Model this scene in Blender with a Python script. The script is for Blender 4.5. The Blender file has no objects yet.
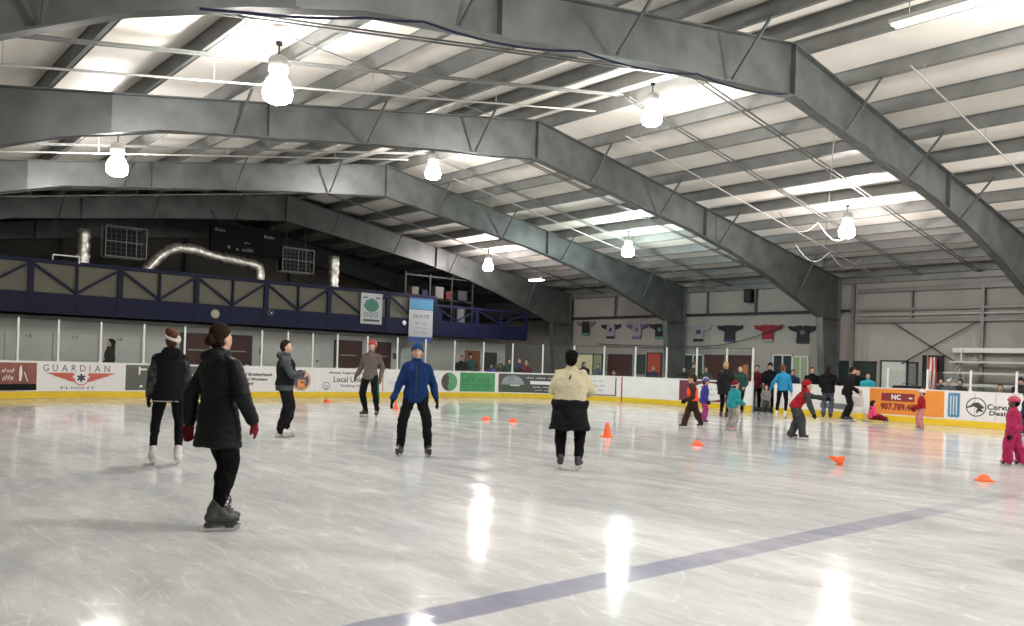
import bpy, bmesh, math, random
from mathutils import Vector, Matrix, noise
random.seed(7)
SC = bpy.context.scene
COL = SC.collection
PI = math.pi
# ---------------------------------------------------------------- camera geometry
FPX, EYE, PCX, PCY = 830.0, 1.45, 512.0, 363.5
ROLL = math.atan(.033); AZ = math.atan(712/830.0)
sA, cA = math.sin(AZ), math.cos(AZ)
def cam_ray(x, y):
    dx, dy = x-PCX, y-PCY
    u = dx*math.cos(ROLL)+dy*math.sin(ROLL); v = -dx*math.sin(ROLL)+dy*math.cos(ROLL)
    u /= FPX; v /= FPX
    return u*cA+sA, -u*sA+cA, -v
def onX(x, y, X0):
    a, b, c = cam_ray(x, y); t = X0/a; return (X0, b*t, EYE+c*t)
def onY(x, y, Y0):
    a, b, c = cam_ray(x, y); t = Y0/b; return (a*t, Y0, EYE+c*t)
# ---------------------------------------------------------------- materials
M = {}
def mat(name, col, rough=.6, metal=0., spec=.5, bump=0., bscale=40., mott=0., mscale=3., emit=0., coat=0.):
    m = bpy.data.materials.new(name); m.use_nodes = True
    nt = m.node_tree; b = nt.nodes['Principled BSDF']
    c = (col[0], col[1], col[2], 1)
    b.inputs['Base Color'].default_value = c
    b.inputs['Roughness'].default_value = rough
    b.inputs['Metallic'].default_value = metal
    b.inputs['Specular IOR Level'].default_value = spec
    b.inputs['Coat Weight'].default_value = coat
    tc = nt.nodes.new('ShaderNodeTexCoord')
    if mott > 0:
        n = nt.nodes.new('ShaderNodeTexNoise'); n.inputs['Scale'].default_value = mscale; n.inputs['Detail'].default_value = 6
        nt.links.new(tc.outputs['Object'], n.inputs['Vector'])
        r = nt.nodes.new('ShaderNodeValToRGB')
        r.color_ramp.elements[0].position = .3; r.color_ramp.elements[1].position = .7
        r.color_ramp.elements[0].color = tuple(max(0, v*(1-mott)) for v in col)+(1,)
        r.color_ramp.elements[1].color = tuple(min(1, v*(1+mott)) for v in col)+(1,)
        nt.links.new(n.outputs['Fac'], r.inputs['Fac']); nt.links.new(r.outputs['Color'], b.inputs['Base Color'])
    if bump > 0:
        n = nt.nodes.new('ShaderNodeTexNoise'); n.inputs['Scale'].default_value = bscale; n.inputs['Detail'].default_value = 4
        nt.links.new(tc.outputs['Object'], n.inputs['Vector'])
        bp = nt.nodes.new('ShaderNodeBump'); bp.inputs['Strength'].default_value = bump; bp.inputs['Distance'].default_value = .02
        nt.links.new(n.outputs['Fac'], bp.inputs['Height']); nt.links.new(bp.outputs['Normal'], b.inputs['Normal'])
    if emit > 0:
        b.inputs['Emission Color'].default_value = c; b.inputs['Emission Strength'].default_value = emit
    M[name] = m
    return m
def cloth(name, col, **k):
    k.setdefault('bump', .35); k.setdefault('bscale', 60); k.setdefault('mott', .12); k.setdefault('mscale', 9)
    return mat(name, tuple(v*.62 if max(col) < .03 else v for v in col), rough=k.pop('rough', .85), spec=.12, **k)
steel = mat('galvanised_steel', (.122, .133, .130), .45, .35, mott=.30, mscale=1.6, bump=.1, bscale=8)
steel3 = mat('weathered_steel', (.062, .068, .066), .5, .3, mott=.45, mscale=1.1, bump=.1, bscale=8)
steel2 = mat('purlin_steel', (.185, .192, .186), .5, .3, mott=.15, mscale=2)
pipem = mat('pipe_paint', (.36, .36, .34), .5, .2)
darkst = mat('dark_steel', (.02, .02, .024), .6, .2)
insul = mat('white_insulation', (.80, .76, .70), .55, bump=.25, bscale=2.2, mott=.05, mscale=1.5)
concrete = mat('rubber_floor', (.07, .07, .075), .8, mott=.15)
white = mat('board_white', (.78, .78, .76), .35, mott=.03)
postw = mat('post_white', (.72, .72, .70), .4)
yellow = mat('kick_yellow', (.72, .50, .02), .45, mott=.06)
navy = mat('navy_steel', (.006, .008, .032), .6, spec=.2, mott=.15)
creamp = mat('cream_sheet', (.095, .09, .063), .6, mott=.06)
wallg = mat('grey_wall_paint', (.56, .56, .53), .7, mott=.04, mscale=.8)
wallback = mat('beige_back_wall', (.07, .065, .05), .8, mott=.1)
maroon = mat('maroon_door', (.06, .010, .010), .6, spec=.2)
black = mat('matte_black', (.005, .005, .006), .7, spec=.2)
foil = mat('foil_duct', (.50, .48, .45), .33, .85, bump=1., bscale=9, mott=.5, mscale=7)
ink = mat('dark_ink', (.04, .04, .045), .6)
redm = mat('red_paint', (.42, .03, .02), .5)
orangec = mat('cone_orange', (.95, .12, .02), .5)
skin = mat('skin', (.55, .33, .24), .5, mott=.06, mscale=8)
skin2 = mat('dark_skin', (.12, .06, .04), .5)
lip = mat('lips', (.36, .10, .09), .5)
eyew = mat('eye_white', (.7, .7, .68), .3)
blade = mat('blade_steel', (.55, .55, .56), .25, .9)
globe = mat('lamp_globe', (1.0, .955, .90), .2, emit=1.)
LAMP = 235.
globe.node_tree.nodes['Principled BSDF'].inputs['Emission Strength'].default_value = LAMP
globe_g = mat('lamp_globe_greenish', (.86, 1.0, .95), .2, emit=LAMP*.9)
globe_p = mat('lamp_globe_pinkish', (1.0, .90, .86), .2, emit=LAMP)
tubem = mat('fluorescent_tube', (1.0, .95, .88), .3, emit=10.)
alu = mat('aluminium', (.55, .55, .53), .4, .5)

def corrugated(name, col, per, axis=1, dist=.02):
    m = mat(name, col, .6, mott=.05, mscale=.7)
    nt = m.node_tree; b = nt.nodes['Principled BSDF']
    tc = nt.nodes.new('ShaderNodeTexCoord')
    w = nt.nodes.new('ShaderNodeTexWave'); w.bands_direction = 'XYZ'[axis]; w.inputs['Scale'].default_value = 20/(2*PI)/per*.314
    w.inputs['Distortion'].default_value = 0
    nt.links.new(tc.outputs['Object'], w.inputs['Vector'])
    bp = nt.nodes.new('ShaderNodeBump'); bp.inputs['Strength'].default_value = .5; bp.inputs['Distance'].default_value = dist
    nt.links.new(w.outputs['Fac'], bp.inputs['Height']); nt.links.new(bp.outputs['Normal'], b.inputs['Normal'])
    return m
panelw = corrugated('ribbed_wall_panel', (.325, .315, .285), .6, dist=.012)

def glassmat():
    m = bpy.data.materials.new('rink_glass'); m.use_nodes = True; nt = m.node_tree; nt.nodes.clear()
    o = nt.nodes.new('ShaderNodeOutputMaterial'); t = nt.nodes.new('ShaderNodeBsdfTransparent'); t.inputs['Color'].default_value = (.95, .97, .96, 1)
    g = nt.nodes.new('ShaderNodeBsdfGlossy'); g.inputs['Roughness'].default_value = .03; g.inputs['Color'].default_value = (.8, .8, .8, 1)
    d = nt.nodes.new('ShaderNodeBsdfDiffuse'); d.inputs['Color'].default_value = (.7, .72, .7, 1)
    m1 = nt.nodes.new('ShaderNodeMixShader'); m1.inputs['Fac'].default_value = .02
    m2 = nt.nodes.new('ShaderNodeMixShader'); m2.inputs['Fac'].default_value = .010
    L = nt.links.new
    L(t.outputs[0], m1.inputs[1]); L(g.outputs[0], m1.inputs[2]); L(m1.outputs[0], m2.inputs[1]); L(d.outputs[0], m2.inputs[2]); L(m2.outputs[0], o.inputs[0])
    M['glass'] = m; return m
glass = glassmat()

def icemat():
    m = bpy.data.materials.new('skated_ice'); m.use_nodes = True; nt = m.node_tree; b = nt.nodes['Principled BSDF']; L = nt.links.new
    N = nt.nodes.new
    tc = N('ShaderNodeTexCoord')
    def math_(op, a, b_=None, c=None):
        n = N('ShaderNodeMath'); n.operation = op
        for i, v in enumerate((a, b_, c)):
            if v is None: continue
            if isinstance(v, (int, float)): n.inputs[i].default_value = v
            else: L(v, n.inputs[i])
        return n.outputs[0]
    def noise_(scale, detail=3, dist=0, rot=0, sc=(1, 1, 1), rough=.5):
        mp = N('ShaderNodeMapping'); mp.inputs['Rotation'].default_value = (0, 0, rot); mp.inputs['Scale'].default_value = sc
        L(tc.outputs['Object'], mp.inputs['Vector'])
        n = N('ShaderNodeTexNoise'); n.inputs['Scale'].default_value = scale; n.inputs['Detail'].default_value = detail
        n.inputs['Distortion'].default_value = dist; n.inputs['Roughness'].default_value = rough
        L(mp.outputs[0], n.inputs['Vector']); return n.outputs['Fac']
    def mrange(v, a, b_, c=0., d=1.):
        n = N('ShaderNodeMapRange'); L(v, n.inputs['Value']); n.inputs['From Min'].default_value = a; n.inputs['From Max'].default_value = b_
        n.inputs['To Min'].default_value = c; n.inputs['To Max'].default_value = d; return n.outputs[0]
    def contour(f, level, w):
        return mrange(math_('ABSOLUTE', math_('SUBTRACT', f, level)), 0, w, 1, 0)
    # long curved skate cuts: thin level lines of slowly varying noise
    lines = None
    AMP = .8
    for i, (s, rot, sc, w, amp) in enumerate([(.55, .4, (1, .45, 1), .0022, .55), (.8, 1.3, (1, .35, 1), .003, .5), (1.1, 2.2, (1, .4, 1), .004, .45),
                                      (1.5, .9, (1, .2, 1), .006, .45), (2.2, 2.7, (1, .25, 1), .008, .35), (3.1, .2, (1, .2, 1), .010, .3)]):
        f = noise_(s, 1.2, .3, rot, sc)
        c = None
        for lv in (.40, .5, .60):
            k = contour(f, lv+.01*i, w); c = k if c is None else math_('MAXIMUM', c, k)
        brk = mrange(noise_(2.3+i, 2, 0, rot), .42, .6)
        c = math_('MULTIPLY', math_('MULTIPLY', c, brk), amp*AMP)
        lines = c if lines is None else math_('ADD', lines, c)
    cloudy = noise_(.55, 7, 1.2, .6, (1, .6, 1), .62)
    streak = noise_(2.6, 5, .8, .9, (1, .22, 1), .6)
    fine = noise_(9, 6, .5, 2.0, (1, .3, 1), .65)
    snow = math_('ADD', math_('MULTIPLY', mrange(cloudy, .38, .66), .5), math_('MULTIPLY', mrange(streak, .42, .68), .45))
    snow = math_('ADD', snow, math_('MULTIPLY', mrange(fine, .45, .75), .25))
    snow = math_('ADD', snow, lines)
    ramp = N('ShaderNodeValToRGB'); L(snow, ramp.inputs['Fac'])
    e = ramp.color_ramp.elements; e[0].position = .0; e[0].color = (.52, .545, .55, 1); e[1].position = 1.3 if False else 1.; e[1].color = (.84, .85, .86, 1)
    x = ramp.color_ramp.elements.new(.5); x.color = (.69, .70, .70, 1)
    # painted blue line and face-off spot lying under the ice
    sep = N('ShaderNodeSeparateXYZ'); L(tc.outputs['Object'], sep.inputs[0])
    yy = sep.outputs['Y']; xx = sep.outputs['X']
    wob = math_('MULTIPLY', math_('SUBTRACT', noise_(3, 3), .5), .05)
    d = math_('ABSOLUTE', math_('SUBTRACT', math_('ADD', yy, wob), 3.845))
    band = mrange(d, .13, .155, 1, 0)
    band = math_('MULTIPLY', band, mrange(cloudy, .3, .75, .85, .45)); band = math_('MULTIPLY', band, mrange(xx, 4.5, 11., 1., .25))
    dx = math_('SUBTRACT', xx, 7.35); dy = math_('SUBTRACT', yy, 2.15)
    rr = math_('SQRT', math_('ADD', math_('MULTIPLY', dx, dx), math_('MULTIPLY', dy, dy)))
    spot = math_('MULTIPLY', mrange(rr, .26, .34, 1, 0), .28)
    mx = N('ShaderNodeMix'); mx.data_type = 'RGBA'; L(band, mx.inputs['Factor']); L(ramp.outputs[0], mx.inputs['A']); mx.inputs['B'].default_value = (.20, .20, .34, 1)
    mx2 = N('ShaderNodeMix'); mx2.data_type = 'RGBA'; L(spot, mx2.inputs['Factor']); L(mx.outputs['Result'], mx2.inputs['A']); mx2.inputs['B'].default_value = (.2, .2, .2, 1)
    L(mx2.outputs['Result'], b.inputs['Base Color'])
    L(mrange(snow, .1, 1.2, .055, .18), b.inputs['Roughness'])
    b.inputs['Specular IOR Level'].default_value = .24
    b.inputs['IOR'].default_value = 1.31
    bp = N('ShaderNodeBump'); bp.inputs['Strength'].default_value = .05; bp.inputs['Distance'].default_value = .01
    L(snow, bp.inputs['Height']); L(bp.outputs[0], b.inputs['Normal'])
    return m
ice = icemat()

# ---------------------------------------------------------------- object helpers
def tag(o, label=None, cat=None, group=None, kind=None):
    if label: o['label'] = label
    if cat: o['category'] = cat
    if group: o['group'] = group
    if kind: o['kind'] = kind
    return o
def empty(name, loc=(0, 0, 0), rz=0., label=None, cat=None, group=None):
    o = bpy.data.objects.new(name, None); COL.objects.link(o); o.location = loc; o.rotation_euler = (0, 0, rz)
    o.empty_display_size = .2
    return tag(o, label, cat, group)
class MB:
    """collects simple solids and links them as one mesh object"""
    def __init__(s): s.v = []; s.f = []
    def add(s, vs, fs):
        b = len(s.v); s.v += [tuple(v) for v in vs]; s.f += [tuple(i+b for i in f) for f in fs]; return s
    def box(s, c, d, rot=None):
        x, y, z = d[0]/2, d[1]/2, d[2]/2
        vs = [Vector((i*x, j*y, k*z)) for i in (-1, 1) for j in (-1, 1) for k in (-1, 1)]
        if rot is not None: vs = [rot @ v for v in vs]
        vs = [v+Vector(c) for v in vs]
        return s.add(vs, [(0, 1, 3, 2), (4, 6, 7, 5), (0, 4, 5, 1), (2, 3, 7, 6), (0, 2, 6, 4), (1, 5, 7, 3)])
    def bar(s, p0, p1, w, h=None, up=(0, 0, 1)):
        h = h or w; p0 = Vector(p0); p1 = Vector(p1); d = p1-p0; L = d.length
        if L < 1e-6: return s
        d.normalize(); u = Vector(up)
        if abs(d.dot(u)) > .98: u = Vector((1, 0, 0))
        a = d.cross(u).normalized(); b = a.cross(d)
        R = Matrix((a, d, b)).transposed()
        return s.box((p0+p1)/2, (w, L, h), R)
    def loft(s, rings, cap=True):
        n = len(rings[0]); vs = [p for r in rings for p in r]; fs = []
        for i in range(len(rings)-1):
            for j in range(n):
                k = (j+1) % n; fs.append((i*n+j, i*n+k, (i+1)*n+k, (i+1)*n+j))
        if cap: fs.append(tuple(range(n-1, -1, -1))); fs.append(tuple((len(rings)-1)*n+j for j in range(n)))
        return s.add(vs, fs)
    def tube(s, pts, r, n=10):
        pts = [Vector(p) for p in pts]; rings = []; rr = r if isinstance(r, (list, tuple)) else [r]*len(pts)
        a = None
        for i, p in enumerate(pts):
            d = (pts[min(i+1, len(pts)-1)]-pts[max(i-1, 0)])
            d = d.normalized() if d.length > 1e-9 else Vector((0, 0, 1))
            if a is None:
                a = d.cross(Vector((0, 0, 1)) if abs(d.z) < .95 else Vector((1, 0, 0))).normalized()
            else:
                a = (a-d*a.dot(d)).normalized()
            b = d.cross(a)
            rings.append([p+(a*math.cos(t)+b*math.sin(t))*rr[i] for t in (2*PI*k/n for k in range(n))])
        return s.loft(rings)
    def lathe(s, prof, c=(0, 0, 0), n=20, ax='z'):
        rings = []
        for r, z in prof:
            ring = []
            for k in range(n):
                t = 2*PI*k/n; q = (r*math.cos(t), r*math.sin(t), z)
                if ax == 'y': q = (q[0], -q[2], q[1])
                if ax == 'x': q = (q[2], q[0], q[1])
                ring.append(Vector(q)+Vector(c))
            rings.append(ring)
        return s.loft(rings)
    def ell(s, c, r, R=None, n=14, m=10, clip=None):
        rings = []
        for i in range(1, m):
            t = -PI/2+PI*i/m; ring = []
            for k in range(n):
                a = 2*PI*k/n
                q = Vector((r[0]*math.cos(t)*math.cos(a), r[1]*math.cos(t)*math.sin(a), r[2]*math.sin(t)))
                ring.append(q)
            rings.append(ring)
        bot = Vector((0, 0, -r[2])); top = Vector((0, 0, r[2]))
        vs = [bot]+[p for rg in rings for p in rg]+[top]
        fs = []
        for j in range(n): fs.append((0, 1+(j+1) % n, 1+j))
        for i in range(m-2):
            for j in range(n):
                k = (j+1) % n; fs.append((1+i*n+j, 1+i*n+k, 1+(i+1)*n+k, 1+(i+1)*n+j))
        l = len(vs)-1; o = 1+(m-2)*n
        for j in range(n): fs.append((l, o+j, o+(j+1) % n))
        out = []
        for p in vs:
            if clip is not None: p.z = max(p.z, clip[0]+clip[1]*p.y)
            if R is not None: p = R @ p
            out.append(p+Vector(c))
        return s.add(out, fs)
    def build(s, name, m, parent=None, smooth=False, loc=None, bevel=0., subd=0):
        me = bpy.data.meshes.new(name); me.from_pydata(s.v, [], s.f); me.validate()
        bm = bmesh.new(); bm.from_mesh(me); bmesh.ops.recalc_face_normals(bm, faces=bm.faces); bm.to_mesh(me); bm.free()
        o = bpy.data.objects.new(name, me); COL.objects.link(o); me.materials.append(m)
        if smooth: me.polygons.foreach_set('use_smooth', [True]*len(me.polygons))
        if parent is not None: o.parent = parent
        if loc is not None: o.location = loc
        if bevel > 0:
            b = o.modifiers.new('bevel', 'BEVEL'); b.width = bevel; b.segments = 2; b.limit_method = 'ANGLE'
        if subd > 0:
            b = o.modifiers.new('sub', 'SUBSURF'); b.levels = subd; b.render_levels = subd
        return o
def poly_prism(mb, pts, mapf, t=.004):
    """extruded outline; pts in 2D, mapf(x, y, out) -> 3D"""
    bm = bmesh.new(); vs = [bm.verts.new((p[0], p[1], 0)) for p in pts]; f = bm.faces.new(vs)
    r = bmesh.ops.triangulate(bm, faces=[f]); tris = [[v.index for v in ff.verts] for ff in bm.faces]
    bm.verts.index_update(); tris = [[v.index for v in ff.verts] for ff in bm.faces]; bm.free()
    n = len(pts); V = [mapf(p[0], p[1], 0) for p in pts]+[mapf(p[0], p[1], t) for p in pts]
    F = [tuple(t_) for t_ in tris]+[tuple(i+n for i in reversed(t_)) for t_ in tris]+[(i, (i+1) % n, (i+1) % n+n, i+n) for i in range(n)]
    mb.add(V, F); return mb
# ---------------------------------------------------------------- lettering (turned into meshes once, up front)
TXT = {}
def prep_text(strings):
    objs = []
    for s in strings:
        c = bpy.data.curves.new('t', 'FONT'); c.body = s; c.size = 1; c.resolution_u = 2; c.extrude = .0
        o = bpy.data.objects.new('t', c); COL.objects.link(o); objs.append((s, o))
    dg = bpy.context.evaluated_depsgraph_get()
    for s, o in objs:
        me = bpy.data.meshes.new_from_object(o.evaluated_get(dg))
        vs = [tuple(v.co) for v in me.vertices]; fs = [tuple(p.vertices) for p in me.polygons]
        x0 = min(v[0] for v in vs); x1 = max(v[0] for v in vs); y0 = min(v[1] for v in vs); y1 = max(v[1] for v in vs)
        TXT[s] = ([(v[0]-x0, v[1]-y0) for v in vs], fs, x1-x0, y1-y0)
    for s, o in objs:
        c = o.data; bpy.data.objects.remove(o); bpy.data.curves.remove(c)
def btext(mb, s, x0, y0, x1, y1, mapf, w=.006):
    for dx, dy in ((0, 0), (w, 0), (w, w), (0, w)): text(mb, s, x0+dx, y0+dy, x1+dx, y1+dy, lambda a, b, q, k=(dx+dy*2)*.02: mapf(a, b, q+k))
def text(mb, s, x0, y0, x1, y1, mapf, slant=0., mirror=False):
    vs, fs, w, h = TXT[s]; V = []
    for x, y in vs:
        u = x/w; v = y/h
        V.append(mapf(x0+(x1-x0)*u+slant*v*(y1-y0), y0+(y1-y0)*v, 0))
    mb.add(V, fs); return mb
STR = ['GUARDIAN', 'FLIGHT', 'International Brotherhood', 'of Electrical Workers', 'Local 1547', 'Alaska Regional Council',
       'Local Union', '"Building Alaska"', 'NC', '907.789.4071', 'Corvus', 'Design', 'Rinks', 'SKATE', '14', '15', '16', '17', '18', '19', 'G', 'U', 'A', 'R', 'D', 'I', 'N']
prep_text(STR)
# ---------------------------------------------------------------- rink outline
R_C, XL, XR, YE = 6.05, .4, 26.25, 27.05
YC = YE-R_C; SA0 = XL+R_C; SB0 = XR-R_C; SB1 = SB0+R_C*PI/2; SA1 = SA0-R_C*PI/2
def path(s):
    if s < SA1: return (XL, YC-(SA1-s)), (0., 1.)
    if s < SA0:
        a = (SA0-s)/R_C; return (SA0-R_C*math.sin(a), YC+R_C*math.cos(a)), (math.cos(a), math.sin(a))
    if s < SB0: return (s, YE), (1., 0.)
    if s < SB1:
        a = (s-SB0)/R_C; return (SB0+R_C*math.sin(a), YC+R_C*math.cos(a)), (math.cos(a), -math.sin(a))
    return (XR, YC-(s-SB1)), (0., -1.)
def pp(s, off=0., z=0.):
    (x, y), (tx, ty) = path(s); return Vector((x+ty*off, y-tx*off, z))
def pstrip(mb, s0, s1, z0, z1, o0, o1, step=.12):
    n = max(1, int((s1-s0)/step+.5)); rings = []
    for i in range(n+1):
        s = s0+(s1-s0)*i/n
        rings.append([pp(s, o0, z0), pp(s, o1, z0), pp(s, o1, z1), pp(s, o0, z1)])
    return mb.loft(rings)
# ================================================================ THE SETTING
YB = 37.9
FZ = lambda X: 7.7-.168*abs(X-14.2)
XW, XWL = 30.12, -1.75
YF = -13.
tag(MB().box(((XW+XWL)/2, (YF+YB)/2, -.06), (XW-XWL+.4, YB-YF+.4, .10)).build('floor', concrete), kind='structure')
out = [pp(SA1-16.5+i*.5) for i in range(34)]+[pp(SA1+.25*i) for i in range(int((SB1-SA1)/.25))]+[pp(SB1+.5*i) for i in range(69)]
mb = MB(); n = len(out)
mb.add([Vector((p.x, p.y, 0)) for p in out]+[Vector((p.x, p.y, -.009)) for p in out], [tuple(range(n)), tuple(range(2*n-1, n-1, -1))]+[(i, (i+1) % n, (i+1) % n+n, i+n) for i in range(n)])
tag(mb.build('floor_ice', ice), kind='structure')
# roof lining: white insulation sagging between the purlins
PURL = [14.2+s*(.45+1.52*i) for s in (-1, 1) for i in range(11)]
PURL = sorted(x for x in PURL if XWL < x < XW)
xs = []
edges = [XWL]+PURL+[XW]
for a, b in zip(edges[:-1], edges[1:]):
    for k in range(5): xs.append((a+(b-a)*k/5, math.sin(PI*k/5)))
xs.append((XW, 0))
ys = [YF+(YB-YF)*j/130 for j in range(131)]
mb = MB(); vs = []; 
for j, y in enumerate(ys):
    for x, sg in xs:
        wr = noise.noise(Vector((x*.9, y*.8, 3)))*.05*sg + noise.noise(Vector((x*.5, y*3.1, 9)))*.018*sg
        vs.append((x, y, FZ(x)+.325-.045*sg*(1-.6*abs(math.sin(y*PI/1.22))**.3)-.02*sg+wr))
nx = len(xs)
top = [(v[0], v[1], FZ(v[0])+.42) for v in vs]
fs = []
for j in range(len(ys)-1):
    for i in range(nx-1):
        a = j*nx+i; fs.append((a, a+1, a+nx+1, a+nx))
o = len(vs)
fs2 = [tuple(q+o for q in reversed(f)) for f in fs]
me = bpy.data.meshes.new('ceiling'); me.from_pydata(vs+top, [], fs+fs2); ob = bpy.data.objects.new('ceiling', me); COL.objects.link(ob)
me.materials.append(insul); me.polygons.foreach_set('use_smooth', [True]*len(me.polygons)); tag(ob, kind='structure')
# walls
gz = FZ(XW)+.3
tag(MB().box((XW+.06, (YF+YB)/2, gz/2), (.12, YB-YF, gz)).build('wall_right', panelw), kind='structure')
tag(MB().box((XWL-.06, (YF+YB)/2, gz/2), (.12, YB-YF, gz)).build('wall_left', panelw), kind='structure')
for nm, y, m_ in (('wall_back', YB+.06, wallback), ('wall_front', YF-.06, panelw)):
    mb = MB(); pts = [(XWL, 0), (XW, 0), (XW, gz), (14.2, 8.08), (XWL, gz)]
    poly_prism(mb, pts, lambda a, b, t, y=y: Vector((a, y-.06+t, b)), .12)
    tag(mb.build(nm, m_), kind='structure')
# ================================================================ STEEL FRAMES
PROF = [(0, .98), (3, .92), (6.5, .86), (9, .96), (11, 1.2), (14.35, 1.75)]
PROFL = [(0, .98), (3, .82), (4.5, .75), (7.2, .68), (9.3, .61), (10.7, .76), (11.8, .95), (12.9, 1.3), (14.35, 1.75)]
def depth(u, left=False):
    P_ = PROFL if left else PROF
    for (a, da), (b, db) in zip(P_[:-1], P_[1:]):
        if u <= b: return da+(db-da)*(u-a)/(b-a)
    return PROF[-1][1]
ORD = {1: 'nearest, crossing the top of the picture', 2: 'second from the camera', 3: 'third from the camera', 4: 'fourth, above the front of the balcony', 5: 'farthest, against the back wall'}
for k, Y in ((1, 8.69), (2, 15.93), (3, 23.16), (4, 30.40), (5, 37.55)):
    t = empty('steel_roof_frame', (14.2, Y, 0), 0, 'galvanised steel portal frame under the roof, '+ORD[k], 'roof frame', 'steel portal frames of the hall')
    for sg, nm in ((-1, 'left'), (1, 'right')):
      web = MB(); us = [0, 1.5, 3, 4.5, 6, 7.2, 8.4, 9.3, 10.1] if sg < 0 else [0, 1.5, 3, 5, 6.5, 7.8, 9, 10, 11, 12.5, 14.35]
      lf = sg < 0
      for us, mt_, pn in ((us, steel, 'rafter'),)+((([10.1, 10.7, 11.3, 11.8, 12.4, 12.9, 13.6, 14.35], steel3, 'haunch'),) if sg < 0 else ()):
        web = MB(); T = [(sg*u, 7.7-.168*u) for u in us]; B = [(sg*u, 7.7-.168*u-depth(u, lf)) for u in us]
        vs = [(x, y, z) for y in (-.006, .006) for (x, z) in T+B]; n = len(us); f = []
        for i in range(n-1):
            f += [(i, i+1, n+i+1, n+i), (2*n+i, 3*n+i, 3*n+i+1, 2*n+i+1), (i, 2*n+i, 2*n+i+1, i+1), (n+i, n+i+1, 3*n+i+1, 3*n+i)]
        web.add(vs, f)
        for L in (T, B):
            for (a, b) in zip(L[:-1], L[1:]):
                web.bar((a[0], 0, a[1]), (b[0], 0, b[1]), .24, .022, up=(0, 0, 1))
        web.build(pn, mt_, t)
      if True:
        c = MB(); zt = 7.7-.168*15.6; zi = 7.7-.168*14.35-1.75
        xi0, xi1, xo = 14.78, 14.35, 15.66
        poly_prism(c, [(sg*xi0, 0), (sg*xo, 0), (sg*xo, zt), (sg*xi1, 7.7-.168*14.35), (sg*xi1, zi)], lambda a, b, q: Vector((a, -.007+q, b)), .014)
        c.bar((sg*xi0, 0, 0), (sg*xi1, 0, zi), .26, .024, up=(1, 0, 0)); c.bar((sg*xo, 0, 0), (sg*xo, 0, zt), .26, .024, up=(1, 0, 0))
        c.bar((sg*xi1, 0, zi), (sg*xo, 0, zi-.0), .22, .02); c.bar((sg*xi1, 0, 7.7-.168*14.35), (sg*xo, 0, zt), .24, .022)
        c.box((sg*(xi0+xo)/2, 0, .012), (1.0, .32, .024))
        c.build('column', steel, t)
        for u in ((.02,) if sg > 0 else ())+(7.2,):
            z1 = 7.7-.168*u; z0 = z1-depth(u, lf)
            MB().box((sg*u, 0, (z0+z1)/2), (.028, .23, z1-z0)).build('splice_plate', steel, t)
        for u in (2.0, 4.95, 7.9, 12.6):
            z1 = 7.7-.168*u; z0 = z1-depth(u, lf)
            if k == 5: continue
            for yy in (-1, 1):
                q = MB().bar((sg*u, yy*.1, z0+.03), (sg*u, yy*.85, z1+.05), .04, .04)
                q.build('flange_brace', steel, t)
# purlins, one run each, lying on the frames
half = {-1: 'left', 1: 'right'}
words = ['topmost', 'second', 'third', 'fourth', 'fifth', 'sixth', 'seventh', 'eighth', 'ninth', 'tenth', 'eleventh']
for s in (-1, 1):
    row = sorted((x for x in PURL if (x-14.2)*s > 0), key=lambda x: abs(x-14.2))
    for i, x in enumerate(row):
        mb = MB(); z = FZ(x)+.013; tilt = -s*math.atan(.168)
        L = YB-YF-.1; Rm = Matrix.Rotation(-tilt, 3, 'Y') if False else Matrix.Rotation(s*math.atan(.168), 3, 'Y')
        mb.box((0, L/2, .148), (.016, L, .29), Rm); mb.box(Rm @ Vector((s*.035, L/2, .0))+Vector((0, 0, .012)), (.075, L, .012), Rm); mb.box(Rm @ Vector((-s*.035, L/2, .29)), (.075, L, .012), Rm)
        o = mb.build('roof_purlin', steel2, loc=(x, YF+.05, z))
        tag(o, 'long grey steel purlin on the %s roof slope, %s counted down from the ridge' % (half[s], words[i]), 'purlin', 'steel purlins under the roof lining')
# bridging angles and pipes under the roof, all running parallel to the frames
def sloped(off, Y, x0, x1, r, name, label, cat, m_, group, pair=0., hang=None):
    mb = MB(); xs_ = [x0]+([14.2] if x0 < 14.2 < x1 else [])+[x1]
    for d in ((-pair/2, pair/2) if pair else (0.,)):
        if pair:
            for a, b in zip(xs_[:-1], xs_[1:]): mb.bar((a, Y+d, FZ(a)-off), (b, Y+d, FZ(b)-off), r, r)
        else: mb.tube([(x, Y, FZ(x)-off) for x in xs_], r, 8)
    if hang:
        x = x0+.6
        while x < x1: mb.bar((x, Y, FZ(x)-off), (x, Y, FZ(x)+.02), .012); x += hang
    return tag(mb.build(name, m_), label, cat, group)
for Y, w in ((4.4, 'over the camera'), (11.0, 'just behind the nearest frame'), (12.92, 'before the second frame'), (18.3, 'just behind the second frame'), (20.8, 'before the third frame'), (25.6, 'just behind the third frame'), (28.2, 'before the fourth frame')):
    for x0, x1, sd in ((-1.4, 14.1, 'left'), (14.3, 29.9, 'right')):
        sloped(.02, Y, x0, x1, .028, 'bridging_rails', 'pair of thin bridging angles under the %s purlins, %s' % (sd, w), 'bridging', steel2, 'bridging rails across the purlins', pair=.13)
for Y, x0, x1, w in ((13.25, -1.5, 13.6, 'between the nearest two frames'), (20.0, -1.5, 13.0, 'between the second and third frames'), (27.2, -1.5, 13., 'between the third and fourth frames')):
    sloped(.34, Y, x0, x1, .019, 'sprinkler_pipe', 'thin pale sprinkler pipe on hangers over the left half, '+w, 'pipe', pipem, 'sprinkler pipes under the roof', hang=2.9)
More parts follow.
